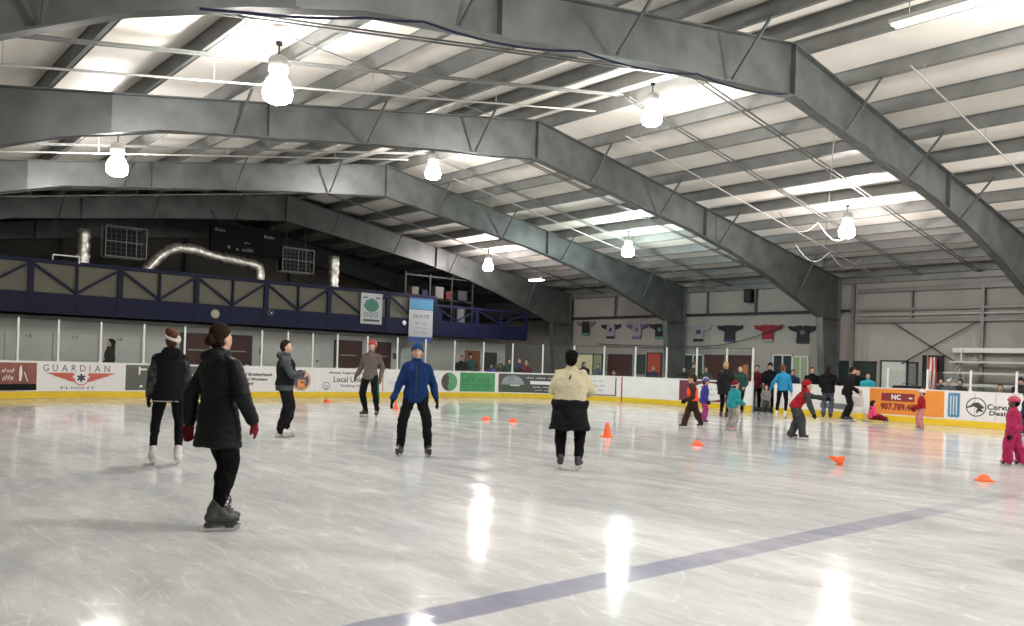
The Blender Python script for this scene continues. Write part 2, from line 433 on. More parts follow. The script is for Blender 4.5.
for Y, x0, x1, w in ((7.0, 15.5, 29.5, 'in front of the nearest frame'), (14.0, 15.5, 29.5, 'between the nearest two frames'), (21.2, 15.5, 29.5, 'between the second and third frames')):
    sloped(.26, Y, x0, x1, .018, 'sprinkler_pipe', 'thin pale sprinkler pipe on hangers over the right half, '+w, 'pipe', pipem, 'sprinkler pipes under the roof', hang=3.04)
for (x0, Y0_, x1, Y1_, w) in ((16.2, 8.8, 28.5, 15.8, 'between the nearest two frames'), (0.5, 8.8, 13.0, 15.8, 'over the left half between the nearest two frames')):
    mb = MB().tube([(x0, Y0_, FZ(x0)-.06), (x1, Y1_, FZ(x1)-.06)], .011, 6)
    tag(mb.build('brace_rod', steel2), 'thin diagonal tie rod under the roof, '+w, 'tie rod', 'diagonal tie rods under the roof')
# ================================================================ HIGH BAY LAMPS
def lamp(x, y, z, gm, label):
    t = empty('high_bay_lamp', (x, y, z), 0, label, 'ceiling lamp', 'globe lamps hanging under the roof')
    g = MB().lathe([(.02, -.27), (.13, -.265), (.20, -.22), (.225, -.14), (.215, -.04), (.17, .07), (.12, .14), (.10, .17), (.02, .175)], n=24); g.build('globe', gm, t, True)
    h = MB().lathe([(.02, .18), (.13, .18), (.135, .20), (.15, .21), (.15, .38), (.12, .43), (.05, .46), (.02, .47)], n=20); h.build('ballast_housing', alu, t, True)
    b = MB(); b.tube([(0, 0, .45), (0, 0, FZ(x)-z+.01)], .014, 8); b.lathe([(.05, FZ(x)-z-.03), (.05, FZ(x)-z+.02)], n=12); b.build('hook', darkst, t)
    return t
rows = {4.2: 'over the camera end, unseen, added for light', 12.0: 'in the first bay beyond the nearest frame', 19.6: 'in the second bay', 27.9: 'in the third bay, before the balcony', -2.5: 'behind the camera, unseen, added for light', -9.: 'far to the rear, unseen, added for light'}  # rows over and behind the camera are out of view, added to light the scene
LX = {5.3: 'left row', 13.9: 'middle row', 22.5: 'right row'}
for y, wy in rows.items():
    for x, wx in LX.items():
        if y == 27.9 and x < 20: continue
        gm = {(22.5, 19.6): globe_g, (22.5, 27.9): globe_p, (22.5, 12.0): globe_p}.get((x, y), globe)
        dx_, dy_, z = {(5.3, 12.0): (.14, .05, 5.52), (5.3, 19.6): (-.15, -.15, 5.47), (13.9, 19.6): (-.16, .2, 6.90), (13.9, 12.0): (.11, -.09, 6.96), (22.5, 19.6): (-.11, .33, 5.62), (22.5, 12.0): (.16, -.12, 5.57), (22.5, 27.9): (-.1, 0, 5.61)}.get((x, y), (0, 0, FZ(x)-.70))
        lamp(x+dx_, y+dy_, z+.06, gm, 'glowing white globe lamp of the %s, %s' % (wx, wy))
def batten(x, y, z, rz, label, L=2.2, on=True):
    t = empty('strip_light', (x, y, z), rz, label, 'strip light', 'strip lights under the roof')
    MB().box((0, 0, .05), (.22, L, .07)).build('fitting', alu, t, bevel=.01)
    for dx in (-.06, .06): MB().tube([(dx, -L/2+.04, 0), (dx, L/2-.04, 0)], .022, 10).build('tube', tubem, t, True)
    b = MB(); b.bar((0, -L/3, .08), (0, -L/3, .62), .012); b.bar((0, L/3, .08), (0, L/3, .62), .012); b.build('hanger', steel2, t)
batten(12.6, 5.2, FZ(12.6)-.62, 0, 'lit fluorescent strip light at the top right corner, hung before the nearest frame', 1.6)
batten(24.6, 27.2, 5.15, 0, 'lit fluorescent strip light beside the fourth frame, right of the far lamp', .9)
# ================================================================ DASHER BOARDS
def boards(s0, s1, label, yel=True):
    t = empty('dasher_board', pp(s0), 0, label, 'rink board', 'white boards around the rink')
    loc = pp(s0)
    def part(mb, nm, m_):
        mb.v = [(v[0]-loc.x, v[1]-loc.y, v[2]) for v in mb.v]; mb.build(nm, m_, t)
    part(pstrip(MB(), s0, s1, 0.0, 1.045, -.09, 0), 'facing', white)
    part(pstrip(MB(), s0, s1, 0.005, .205, .0005, .016), 'kick_plate', yellow)
    part(pstrip(MB(), s0, s1, 1.045, 1.075, -.11, .012), 'cap_rail', postw)
boards(SA1-9, 4.16-.2, 'white rink boards with yellow kick plate rounding the left corner')
boards(3.96, 20.42, 'long white rink boards with yellow kick plate under the balcony')
boards(20.42, 27.52, 'curved white rink boards with yellow kick plate, before the red goal line mark')
boards(27.56, 33.54, 'curved white rink boards with yellow kick plate ending at the open gate')
boards(34.42, 37.85, 'plain white rink boards between the open gate and the orange panel')
boards(37.85, 50, 'white rink boards with yellow kick plate along the right side past the orange panel')
tag(pstrip(MB(), 27.515, 27.565, 0.001, 1.04, -.09, .02).build('goal_line_mark', redm), 'thin red vertical goal line mark on the white boards', 'line mark')
# glass posts and panes
PS = [2.2, 3.45, 4.63, 5.72, 6.88, 8.12, 9.37, 10.71, 11.96, 12.91, 13.86, 14.85, 16.10, 17.42, 18.73, 20.15, 21.54, 22.84, 24.13, 25.45, 26.72, 28.09, 29.54, 31.01, 32.38, 33.50]
names_ = []
for i, s in enumerate(PS):
    p = pp(s, -.05); a = math.atan2(path(s)[1][1], path(s)[1][0])
    mb = MB().box((0, 0, .61), (.055, .05, 1.23)); mb.box((0, 0, .02), (.09, .07, .04))
    o = mb.build('glass_post', postw, loc=(p.x, p.y, 1.075)); o.rotation_euler = (0, 0, a)
    tag(o, 'slim white post holding tall rink glass, number %d counted from the left along the boards' % (i+1), 'post', 'tall posts between the glass panes')
SHORT = [38.45, 39.67, 40.91, 42.13, 43.35, 44.6, 45.8]
for i, s in enumerate(SHORT):
    p = pp(s, -.05)
    mb = MB().box((0, 0, .31), (.055, .05, .62)); mb.box((0, 0, .02), (.09, .07, .04))
    o = mb.build('glass_post', postw, loc=(p.x, p.y, 1.075)); o.rotation_euler = (0, 0, -PI/2)
    tag(o, 'short white post on the right boards, number %d counted from the orange panel' % (i+1), 'post', 'short posts on the right boards')
for (L_, h, w) in ((PS, 1.19, 'tall'), (SHORT, .56, 'low')):
    for i, (a, b) in enumerate(zip(L_[:-1], L_[1:])):
        mb = pstrip(MB(), a+.034, b-.034, 1.08, 1.08+h, -.056, -.044, 2)
        c = pp((a+b)/2, -.05); mb.v = [(v[0]-c.x, v[1]-c.y, v[2]) for v in mb.v]
        o = mb.build('glass_screen', glass, loc=(c.x, c.y, 0))
        tag(o, '%s clear rink glass pane, number %d counted from the left' % (w, i+1) if w == 'tall' else 'low clear rink glass pane on the right boards, number %d past the orange panel' % (i+1), 'glass pane', w+' rink glass panes')
        if w == 'tall':
            e = pstrip(MB(), a+.034, b-.034, 1.08+h, 1.08+h+.018, -.062, -.038, 2); e.v = [(v[0]-c.x, v[1]-c.y, v[2]) for v in e.v]
            e.build('top_edge', darkst, o)
# ================================================================ ADVERTISING PANELS
def ad(s0, s1, m_, label, z0=.24, z1=1.02):
    o = pstrip(MB(), s0, s1, z0, z1, .001, .007); c = pp((s0+s1)/2)
    o.v = [(v[0]-c.x, v[1]-c.y, v[2]) for v in o.v]
    ob = o.build('advertising_panel', m_, loc=(c.x, c.y, 0)); tag(ob, label, 'advertising panel', 'advertising panels on the rink boards')
    def deco(nm, mat_, fn, lift=.0075):
        mb = MB(); mf = lambda x, y, t: pp(s0+x, lift+.002+t, y)
        fn(mb, mf); mb.v = [(v[0]-c.x, v[1]-c.y, v[2]) for v in mb.v]
        return mb.build(nm, mat_, ob)
    return ob, deco, s1-s0
def scrib(mb, f, x0, y0, x1, y1, n, slant=0., seed=0):
    # writing too small to read in the photograph: short strokes only
    rg = random.Random(int(x0*100+y0*1000)+n); dx = (x1-x0)/n; h = y1-y0
    for i in range(n):
        if n > 7 and i % 6 == 4: continue
        a = x0+dx*(i+.12); b = x0+dx*(i+.78); k = rg.random(); t = h*(1 if k > .6 else .72)
        sl = slant*h
        poly_prism(mb, [(a, y0), (a+dx*.22, y0), (a+dx*.22+sl, y0+t), (a+sl, y0+t)], f, .001)
        if k > .25: poly_prism(mb, [(a+sl*.5, y0+t*.45), (b+sl*.5, y0+t*.45), (b+sl*.6, y0+t*.62), (a+sl*.6, y0+t*.62)], f, .001)
        if k < .75: poly_prism(mb, [(b-dx*.18, y0), (b, y0), (b+sl*.7, y0+t*.7), (b-dx*.18+sl*.7, y0+t*.7)], f, .001)
def ellipse(cx, cy, rx, ry, n=40): return [(cx+rx*math.cos(2*PI*i/n), cy+ry*math.sin(2*PI*i/n)) for i in range(n)]
adwhite = mat('ad_white', (.74, .73, .72), .4)
adbrown = mat('ad_brown', (.22, .07, .05), .5, mott=.3, mscale=2.5)
o, d, w = ad(3.4, 5.15, adbrown, 'brown advertising panel with white script lettering at the left edge')
d('lettering', adwhite, lambda mb, f: (scrib(mb, f, .78, .74, 1.15, .86, 5, .2), scrib(mb, f, .80, .52, 1.10, .68, 4, .3)))
d('figure_print', adwhite, lambda mb, f: (poly_prism(mb, [(1.28, .50), (1.33, .50), (1.36, .72), (1.33, .95), (1.29, .90), (1.27, .72)], f, .001), poly_prism(mb, [(1.40, .75), (1.43, .75), (1.52, .50), (1.50, .48)], f, .001)))
d('dark_strip', black, lambda mb, f: poly_prism(mb, [(0, .245), (w, .245), (w, .42), (0, .42)], f, .001))
d('phone_number', adwhite, lambda mb, f: scrib(mb, f, .9, .28, 1.55, .37, 9), .0095)
adred = mat('ad_wing_red', (.50, .10, .07), .5)
o, d, w = ad(5.19, 7.56, adwhite, 'white advertising panel with red wings and tall spaced GUARDIAN lettering')
def gl(mb, f):
    W = TXT['GUARDIAN'][2]
    x = .13
    for ch in 'GUARDIAN':
        wl = .17*TXT[ch][2]/TXT['A'][2]*.95; text(mb, ch, x, .79, x+wl, .98, f); x += wl+.105 if ch != 'I' else wl+.12
        if ch in 'UARDIN':
            for e in ((x-wl-.115, x-wl-.06), (x-.165, x-.10)) if ch in 'UAN' else (): poly_prism(mb, [(e[0], .79 if ch != 'U' else .965), (e[1], .79 if ch != 'U' else .965), (e[1], .80 if ch != 'U' else .975), (e[0], .80 if ch != 'U' else .975)], f, .001)
d('lettering', ink, gl)
d('small_lettering', ink, lambda mb, f: text(mb, 'FLIGHT', .62, .27, 1.58, .34, f))
def wing(mb, f):
    for sgn in (-1, 1):
        c = 1.17
        for (x0, x1, ya, yb, yc) in ((.20, .98, .745, .745, .66), (.24, .80, .66, .66, .60), (.22, .62, .60, .60, .54), (.2, .45, .54, .54, .47)):
            pts = [(c+sgn*x0, ya), (c+sgn*x1, yb), (c+sgn*(x1-.28), yc), (c+sgn*(x0-.02), yc)]
            if sgn < 0: pts = pts[::-1]
            poly_prism(mb, pts, f, .001)
d('wings', adred, wing)
class RING(tuple): pass
def ring(cx, cy, r0, r1, a0=0, a1=2*PI, n=40):
    return RING((cx, cy, r0, r1, a0, a1, n))
_pp0 = poly_prism
def poly_prism(mb, pts, mapf, t=.004):
    if isinstance(pts, RING):
        cx, cy, r0, r1, a0, a1, n = pts
        for i in range(n):
            p, q = a0+(a1-a0)*i/n, a0+(a1-a0)*(i+1)/n
            _pp0(mb, [(cx+r0*math.cos(p), cy+r0*math.sin(p)), (cx+r1*math.cos(p), cy+r1*math.sin(p)), (cx+r1*math.cos(q), cy+r1*math.sin(q)), (cx+r0*math.cos(q), cy+r0*math.sin(q))], mapf, t)
        return mb
    return _pp0(mb, pts, mapf, t)
d('shield_ring', adred, lambda mb, f: poly_prism(mb, ring(1.17, .58, .175, .205, PI*.95, PI*2.05), f, .001))
def starlife(mb, f):
    for k in range(3):
        a = PI/2+k*PI/3; c, s_ = math.cos(a), math.sin(a)
        poly_prism(mb, [(1.17+c*.12+s_*.03, .60+s_*.12-c*.03), (1.17+c*.12-s_*.03, .60+s_*.12+c*.03), (1.17-c*.12-s_*.03, .60-s_*.12+c*.03), (1.17-c*.12+s_*.03, .60-s_*.12-c*.03)], f, .001)
d('six_armed_star', ink, starlife, .0085)
adgrey = mat('ad_charcoal', (.085, .09, .08), .5, mott=.08)
o, d, w = ad(7.60, 9.95, adgrey, 'charcoal advertising panel with a white prancing shape, behind the two women')
d('mark', adwhite, lambda mb, f: (poly_prism(mb, [(.38, .72), (.42, .72), (.43, .86), (.62, .87), (.62, .91), (.44, .915), (.41, .97), (.38, .97)], f, .001), poly_prism(mb, [(.42, .33), (.50, .33), (.50, .40), (.42, .40)], f, .001)))
d('animal_print', adwhite, lambda mb, f: poly_prism(mb, [(1.80, .62), (1.86, .70), (1.93, .74), (1.97, .80), (2.04, .76), (2.06, .60), (2.03, .48), (2.01, .58), (1.96, .60), (1.94, .50), (1.90, .36), (1.88, .36), (1.89, .55), (1.83, .60)], f, .001))
o, d, w = ad(10.3, 12.42, adwhite, 'white advertising panel with three bold black centred lines of a trade union')
d('lettering', ink, lambda mb, f: (btext(mb, 'International Brotherhood', .35, .74, 2.02, .84, f, .012), btext(mb, 'of Electrical Workers', .5, .58, 1.86, .67, f, .012), btext(mb, 'Local 1547', .86, .43, 1.38, .51, f, .012)))
o, d, w = ad(12.44, 14.05, adwhite, 'cream advertising panel with a round blue and orange fist emblem')
gold = mat('emblem_gold', (.50, .33, .12), .5); eblue = mat('emblem_blue', (.05, .06, .13), .5); eor = mat('emblem_orange', (.75, .30, .08), .5)
cx_ = 13.43-12.44
d('emblem_rim', gold, lambda mb, f: poly_prism(mb, ellipse(cx_, .61, .37, .37), f, .001))
d('emblem_disc', eblue, lambda mb, f: poly_prism(mb, ellipse(cx_, .61, .29, .29), f, .001), .0095)
d('emblem_fist', eor, lambda mb, f: (poly_prism(mb, [(cx_-.13, .36), (cx_+.15, .36), (cx_+.14, .46), (cx_+.17, .50), (cx_+.16, .64), (cx_-.12, .64), (cx_-.13, .52)], f, .001), [poly_prism(mb, [(cx_+a, .70), (cx_+a+.02, .70), (cx_+a*2.1+.02, .84), (cx_+a*2.1, .84)], f, .001) for a in (-.08, -.02, .04, .1)]), .0115)
d('emblem_eye', eblue, lambda mb, f: (poly_prism(mb, [(cx_-.02, .5), (cx_+.05, .5), (cx_+.05, .6), (cx_-.02, .6)], f, .001), poly_prism(mb, [(cx_+.08, .5), (cx_+.14, .5), (cx_+.14, .58), (cx_+.08, .58)], f, .001)), .0135)
o, d, w = ad(14.12, 16.74, adwhite, 'white advertising panel reading Local Union beside a small grey house badge')
adgt = mat('ad_text_grey', (.16, .16, .17), .6)
d('lettering', adgt, lambda mb, f: (btext(mb, 'Alaska Regional Council', .38, .84, 2.2, .94, f, .012), btext(mb, 'Local Union', .58, .56, 1.95, .76, f, .014), btext(mb, '"Building Alaska"', .85, .36, 2.0, .48, f)))
d('badge', adgt, lambda mb, f: (poly_prism(mb, ring(.30, .42, .12, .145), f, .001), poly_prism(mb, ring(.30, .38, .05, .07), f, .001)))
tag(pstrip(MB(), 16.77, 16.80, .22, 1.03, .001, .006).build('panel_joint_strip', redm), 'narrow red joint strip on the white boards, right of the Local Union panel', 'joint strip')
o, d, w = ad(16.83, 19.28, adwhite, 'white advertising panel with thin grey ruled lines behind the man in blue')
d('lettering', adgt, lambda mb, f: (scrib(mb, f, .72, .80, 1.25, .90, 8), scrib(mb, f, .85, .66, 1.3, .73, 6), [poly_prism(mb, [(.2, z), (1.4, z), (1.4, z+.012), (.2, z+.012)], f, .001) for z in (.60, .52, .44)]))
o, d, w = ad(19.30, 20.42, adwhite, 'white advertising panel with a two-tone round leaf logo')
lg = mat('leaf_green', (.09, .30, .14), .5); ld = mat('leaf_dark', (.07, .07, .055), .5)
d('dark_half', ld, lambda mb, f: poly_prism(mb, [(.60+.40*math.cos(a), .63+.37*math.sin(a)) for a in [PI/2+PI*i/24 for i in range(25)]], f, .001))
d('green_half', lg, lambda mb, f: poly_prism(mb, [(.60+.40*math.cos(a), .63+.37*math.sin(a)) for a in [-PI/2+PI*i/24 for i in range(25)]]+[(.52, .9), (.64, .68), (.52, .45)], f, .001), .0085)
adgreen = mat('ad_green', (.055, .26, .10), .5, mott=.12)
o, d, w = ad(20.44, 22.08, adgreen, 'green advertising panel with dim dark green lettering')
dg_ = mat('ad_green_dark', (.02, .12, .05), .5)
d('lettering', dg_, lambda mb, f: (scrib(mb, f, .12, .66, 1.45, .84, 9), scrib(mb, f, .1, .50, 1.5, .56, 16)))
d('light_lettering', lg, lambda mb, f: (scrib(mb, f, .1, .34, .6, .40, 7), scrib(mb, f, .9, .34, 1.45, .40, 8)))
addark = mat('ad_dark', (.05, .05, .05), .45)
o, d, w = ad(22.24, 25.55, addark, 'dark advertising panel with a glowing sunset picture and pale lines')
sunp = mat('sunset_grey', (.22, .25, .26), .5, mott=.25, mscale=4); sunl = mat('sunset_light', (.62, .60, .50), .5); grd = mat('sunset_ground', (.04, .07, .045), .5)
d('sky_print', sunp, lambda mb, f: poly_prism(mb, [(.62+.50*math.cos(a), .56+.40*math.sin(a)) for a in [PI*i/24 for i in range(25)]], f, .001))
d('sun_print', sunl, lambda mb, f: poly_prism(mb, ellipse(.72, .55, .22, .09, 20), f, .001), .0095)
d('ground_print', grd, lambda mb, f: poly_prism(mb, [(.10, .30), (1.2, .30), (1.35, .50), (.1, .52)], f, .001), .0115)
d('lettering', adwhite, lambda mb, f: (scrib(mb, f, 1.2, .84, 2.9, .91, 20), poly_prism(mb, [(1.38, .60), (2.9, .60), (2.9, .74), (1.38, .74)], f, .001), scrib(mb, f, 1.5, .46, 2.7, .53, 14), scrib(mb, f, 1.6, .33, 2.7, .38, 14)))
d('dark_lettering', ink, lambda mb, f: scrib(mb, f, 1.45, .63, 2.8, .71, 13), .0095)
o, d, w = ad(25.58, 27.30, adwhite, 'white advertising panel with a dark red border left of the goal line mark')
d('border', mat('ad_border', (.10, .03, .04), .5), lambda mb, f: (poly_prism(mb, [(w-.05, .245), (w, .245), (w, 1.015), (w-.05, 1.015)], f, .001), poly_prism(mb, [(0, .245), (w-.05, .245), (w-.05, .28), (0, .28)], f, .001)))
d('lettering', adgt, lambda mb, f: (scrib(mb, f, .55, .80, 1.15, .87, 8), scrib(mb, f, .62, .60, 1.22, .70, 8), scrib(mb, f, .55, .40, 1.15, .50, 8)))
admar = mat('ad_maroon', (.15, .03, .05), .5)
o, d, w = ad(30.25, 32.60, admar, 'maroon advertising panel with a white oval logo')
d('oval', adwhite, lambda mb, f: poly_prism(mb, ellipse(1.42, .62, .80, .33), f, .001))
d('lettering', adgt, lambda mb, f: (scrib(mb, f, 1.25, .70, 1.95, .78, 8), scrib(mb, f, 1.25, .50, 1.7, .56, 6), poly_prism(mb, ellipse(1.12, .78, .09, .06, 12), f, .001)), .0095)
adorange = mat('ad_orange', (.72, .25, .035), .45, mott=.05); adm2 = mat('ad_oxblood', (.20, .02, .025), .5)
o, d, w = ad(37.90, 40.20, adorange, 'orange advertising panel with an oxblood NC box over a phone number', .24, 1.04)
d('box', adm2, lambda mb, f: poly_prism(mb, [(.38, .66), (1.42, .66), (1.42, .91), (.38, .91)], f, .001))
d('lettering', adwhite, lambda mb, f: (btext(mb, 'NC', .70, .71, .98, .85, f, .018), poly_prism(mb, [(1.22, .77), (1.30, .80), (1.38, .77), (1.30, .74)], f, .001)), .0095)
d('phone_number', adm2, lambda mb, f: btext(mb, '907.789.4071', .36, .38, 1.60, .57, f, .02))
adblue = mat('ad_badge_blue', (.07, .22, .36), .5)
o, d, w = ad(40.26, 43.6, adwhite, 'white advertising panel with a round dark raven logo and blue badge', .24, 1.04)
d('badge', adblue, lambda mb, f: poly_prism(mb, [(.05, .32), (.08, .28), (.36, .28), (.39, .32), (.39, .98), (.36, 1.01), (.08, 1.01), (.05, .98)], f, .001))
d('badge_lettering', adwhite, lambda mb, f: [poly_prism(mb, [(.12+k*.08, .36), (.145+k*.08, .36), (.145+k*.08, .92), (.12+k*.08, .92)], f, .001) for k in range(3)], .0095)
d('logo_ring', ink, lambda mb, f: poly_prism(mb, ring(.84, .62, .25, .28), f, .001))
d('raven', ink, lambda mb, f: poly_prism(mb, [(a-.52, b) for a, b in ((1.10, .62), (1.20, .66), (1.28, .74), (1.42, .76), (1.52, .68), (1.60, .60), (1.50, .58), (1.58, .48), (1.44, .50), (1.38, .42), (1.36, .52), (1.40, .58), (1.30, .64), (1.20, .60), (1.10, .58))], f, .001))
d('lettering', ink, lambda mb, f: (btext(mb, 'Corvus', 1.14, .56, 1.80, .72, f, .012), btext(mb, 'Design', 1.20, .36, 1.84, .52, f, .012)))
d('panel_seams', adgt, lambda mb, f: [poly_prism(mb, [(x, .245), (x+.01, .245), (x+.01, 1.035), (x, 1.035)], f, .001) for x in (.80, 1.36)])
tag(pstrip(MB(), 36.2, 37.35, .30, .48, .001, .012).build('vent_grille', adgt), 'dark rectangular grille low on the white boards beside the gate', 'grille')
# ================================================================ BALCONY ON THE END WALL
YM = 29.5
t = empty('balcony', (0, YM, 0), 0, 'navy steel balcony with truss railing and cream infill sheets over the end boards', 'balcony')
XE = 26.2
mb = MB(); mb.box(((XE-1.6)/2, .06, 2.875), (XE+1.6, .12, .65)); mb.build('fascia_beam', navy, t)
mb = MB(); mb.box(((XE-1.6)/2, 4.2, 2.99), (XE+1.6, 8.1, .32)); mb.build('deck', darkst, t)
mb = MB(); mb.box(((20.9-1.6)/2, .045, 4.2), (22.5, .09, .12)); mb.box(((20.9+XE)/2, .045, 3.86), (XE-20.9, .09, .10)); mb.build('top_chord', navy, t)
posts = [-1.4+.0, 0.15, 1.5, 2.8, 4.1, 5.42, 6.73, 8.04, 9.31, 10.57, 11.88, 13.15, 14.44, 15.75, 17.22, 18.46, 19.75, 20.85, 22.0, 23.14, 24.55, 26.1]
for i, x in enumerate(posts):
    w = .17 if i % 2 == 1 else .07
    zt = 4.15 if x < 20.9 else 3.85
    MB().box((x, .04, (2.55+zt)/2), (w, .10, zt-2.55)).build('truss_post', navy, t)
for i in range(len(posts)-1):
    a, b = posts[i], posts[i+1]; zt = 4.14 if a < 20.8 else 3.8
    z0, z1 = (zt, 3.24) if i % 2 == 1 else (3.24, zt)
    MB().bar((a, .02, z0), (b, .02, z1), .07, .07, up=(0, 1, 0)).build('diagonal', navy, t)
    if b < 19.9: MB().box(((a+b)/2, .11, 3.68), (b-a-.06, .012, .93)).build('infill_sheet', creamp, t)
# lower end wall under the balcony, with numbered pale locker room panels
tag(MB().box(((XE-1.6)/2, 31.2, 1.28), (XE+1.6, .12, 2.5)).build('wall_lower', wallg), kind='structure')
tag(MB().box((XE, 34.5, 1.28), (.12, 6.7, 2.5)).build('wall_return', wallg), kind='structure')
ply = mat('pale_panel', (.60, .62, .58), .55, mott=.04)
for i, (x, nmb) in enumerate([(5.02, '14'), (5.70, '15'), (7.09, '16'), (8.51, '17'), (9.9, '18')]): pass
PX = [2.2, 3.6, 5.0, 6.4, 7.8, 9.2, 10.5]
NM = {5.0: '15', 6.4: '17', 7.8: '18', 3.6: '14'}
for i in range(len(PX)-1):
    a, b = PX[i], PX[i+1]
    o = MB().box((0, 0, 0), (b-a-.03, .04, 1.95)).build('locker_panel', ply, loc=((a+b)/2, 31.11, .985)); 
    nm = NM.get(a)
    tag(o, 'pale grey wall panel under the balcony %s' % ('marked with the small number '+nm if nm else 'at the far left without a number'), 'wall panel', 'numbered pale panels under the balcony')
    if nm:
        mb = MB(); text(mb, nm, -.09, .80, .09, .90, lambda x, y, q: Vector((x, -.022, y))); mb.build('number', ink, o)
for (x, w) in ((14.3, 1.2), (15.6, 1.25)):
    o = MB().box((0, 0, 0), (w, .04, 1.95)).build('cabinet_door', ply, loc=(x, 31.11, .985)); tag(o, 'pale grey cabinet door with dark latches, '+('nearer the fist emblem panel' if x < 15 else 'beside the single dark red door'), 'cabinet door', 'pale cabinet doors under the balcony')
    MB().box((w/2-.1, -.03, .3), (.08, .03, .08)).build('latch', ink, o); MB().box((w/2-.1, -.03, -.45), (.08, .03, .08)).build('latch', ink, o)
def wdoor(n, c, w, h, m_, axis='y', bar_=True, kind='structure'):
    t = empty('door_%d' % n, c); tag(t, kind='structure')
    R = Matrix.Rotation(0 if axis == 'y' else PI/2*-1, 3, 'Z')
    t.rotation_euler = (0, 0, 0 if axis == 'y' else -PI/2)
    MB().box((0, 0, h/2), (w, .05, h)).build('door_leaf', m_, t)
    f = MB(); f.box((-w/2-.04, 0, h/2), (.08, .08, h)); f.box((w/2+.04, 0, h/2), (.08, .08, h)); f.box((0, 0, h+.03), (w+.16, .08, .06)); f.build('door_frame', darkst if m_ is not ply else pipem, t)
    if bar_: MB().box((0, -.05, 1.55), (w*.62, .03, .035)).build('sign_strip', pipem, t); MB().box((w*.38, -.06, 1.02), (.12, .05, .05)).build('handle', alu, t)
wdoor(1, (11.15, 31.1, .02), .95, 2.12, maroon); wdoor(2, (12.75, 31.1, .02), 1.0, 2.12, maroon)
wdoor(3, (17.55, 31.1, .02), 1.15, 2.12, maroon); wdoor(4, (19.15, 31.1, .02), .85, 2.12, maroon); wdoor(5, (20.45, 31.1, .02), .55, 1.95, ply)
for (x, z, w) in ((13.75, 1.62, .2), (19.9, 1.6, .2)):
    o = MB().box((0, 0, 0), (w, .03, .26)).build('wall_notice', ink, loc=(x, 31.12, z)); tag(o, 'small black notice plate '+('right of the first two dark red doors' if x < 15 else 'right of the dark red door behind the red helmet'), 'notice plate')
# windows / notice area of the lower end wall, right part
for (x, z, w, h, m_, lb) in ((24.2, 1.45, .9, 1.1, mat('wood_door', (.30, .10, .03), .5), 'orange brown wooden door leaf behind the dark crowd under the balcony'), (25.3, 1.5, .8, .9, darkst, 'dark window in the end wall under the balcony end')):
    o = MB().box((0, 0, 0), (w, .04, h)).build('wall_panel_board', m_, loc=(x, 31.11, z)); tag(o, lb, 'wall board')
# round fittings on the fascia
for (x, y, r, lb) in ((215, 314, .16, 'large round cream dial on the navy balcony beam above the woman in the long coat'), (271, 313, .10, 'small round dark speaker with pale ring on the navy balcony beam'), (404, 323, .10, 'small round white disc on the navy balcony beam beside the blue poster')):
    p = onY(x, y, YM-.02); m_ = mat('dial_cream', (.34, .32, .24), .5) if 'cream' in lb else (postw if 'white disc' in lb else navy)
    tt = empty('wall_disc', (p[0], YM-.001, p[2]), 0, lb, 'round wall fitting')
    MB().lathe([(r, 0), (r, .04), (r*.9, .05), (.01, .052)], n=24, ax='y').build('disc', m_, tt, True)
    MB().lathe([(r*1.12, .0), (r*1.12, .03), (r, .035), (r, 0)], n=24, ax='y').build('rim', darkst if m_ is not navy else pipem, tt, True)
    if m_ is navy: MB().lathe([(.035, .05), (.03, .06), (.005, .062)], n=14, ax='y').build('centre', postw, tt)
# posters hung on the balcony
post_w = mat('poster_paper', (.36, .38, .40), .6); post_g = mat('poster_green', (.03, .14, .10), .6); post_b = mat('poster_blue', (.05, .20, .34), .6); post_n = mat('poster_navy', (.03, .06, .22), .6)
a = onY(361, 292, YM-.05); b = onY(382, 325, YM-.05)
cx_, cz_ = (a[0]+b[0])/2, (a[2]+b[2])/2; w, h = 1.0, 1.25
t = empty('poster', (cx_, YM-.03, cz_), 0, 'white poster with a green crest hanging on the navy balcony', 'poster')
MB().box((0, 0, 0), (w, .02, h)).build('sheet', post_w, t)
F_ = lambda x, y, q: Vector((x, -.011-q, y))
mb = MB(); poly_prism(mb, [(-.30, .02), (-.36, .12), (-.30, .22), (-.24, .34), (-.12, .36), (-.06, .42), (.06, .42), (.12, .36), (.24, .34), (.30, .22), (.36, .12), (.30, 0), (.14, -.12), (-.14, -.12)], F_, .003); mb.build('crest', post_g, t)
mb = MB(); [poly_prism(mb, p, F_, .003) for p in ([(-.42, .46), (-.2, .48), (-.18, .42), (-.42, .42)], [(.42, .46), (.2, .48), (.18, .42), (.42, .42)], [(-.36, -.52), (.38, -.52), (.38, -.44), (-.36, -.44)])]; mb.build('dark_marks', ink, t)
mb = MB(); [poly_prism(mb, ring(x, -.24, .07, .10, n=16), F_, .003) for x in (-.26, -.02, .22)]; mb.build('scrolls', post_g, t)
a = onY(408, 297, YM-.05); b = onY(434, 343, YM-.05); cx_, cz_ = (a[0]+b[0])/2, (a[2]+b[2])/2; w, h = 1.22, 1.9
t = empty('poster', (cx_, YM-.03, cz_), 0, 'tall blue and white poster reading SKATE hanging on the navy balcony', 'poster')
MB().box((0, 0, 0), (w, .02, h)).build('sheet', post_w, t)
mb = MB(); poly_prism(mb, [(-w/2, .46), (w/2, .46), (w/2, h/2-.08), (-w/2, h/2-.08)], F_, .003); mb.build('blue_band', post_b, t)
mb = MB(); poly_prism(mb, [(-w/2, h/2-.08), (w/2, h/2-.08), (w/2, h/2), (-w/2, h/2)], F_, .003); poly_prism(mb, [(-w/2, .44), (w/2, .44), (w/2, .46), (-w/2, .46)], F_, .003); poly_prism(mb, [(-w/2, -h/2), (w/2, -h/2), (w/2, -h/2+.24), (-w/2, -h/2+.24)], F_, .003); mb.build('navy_bands', post_n, t)
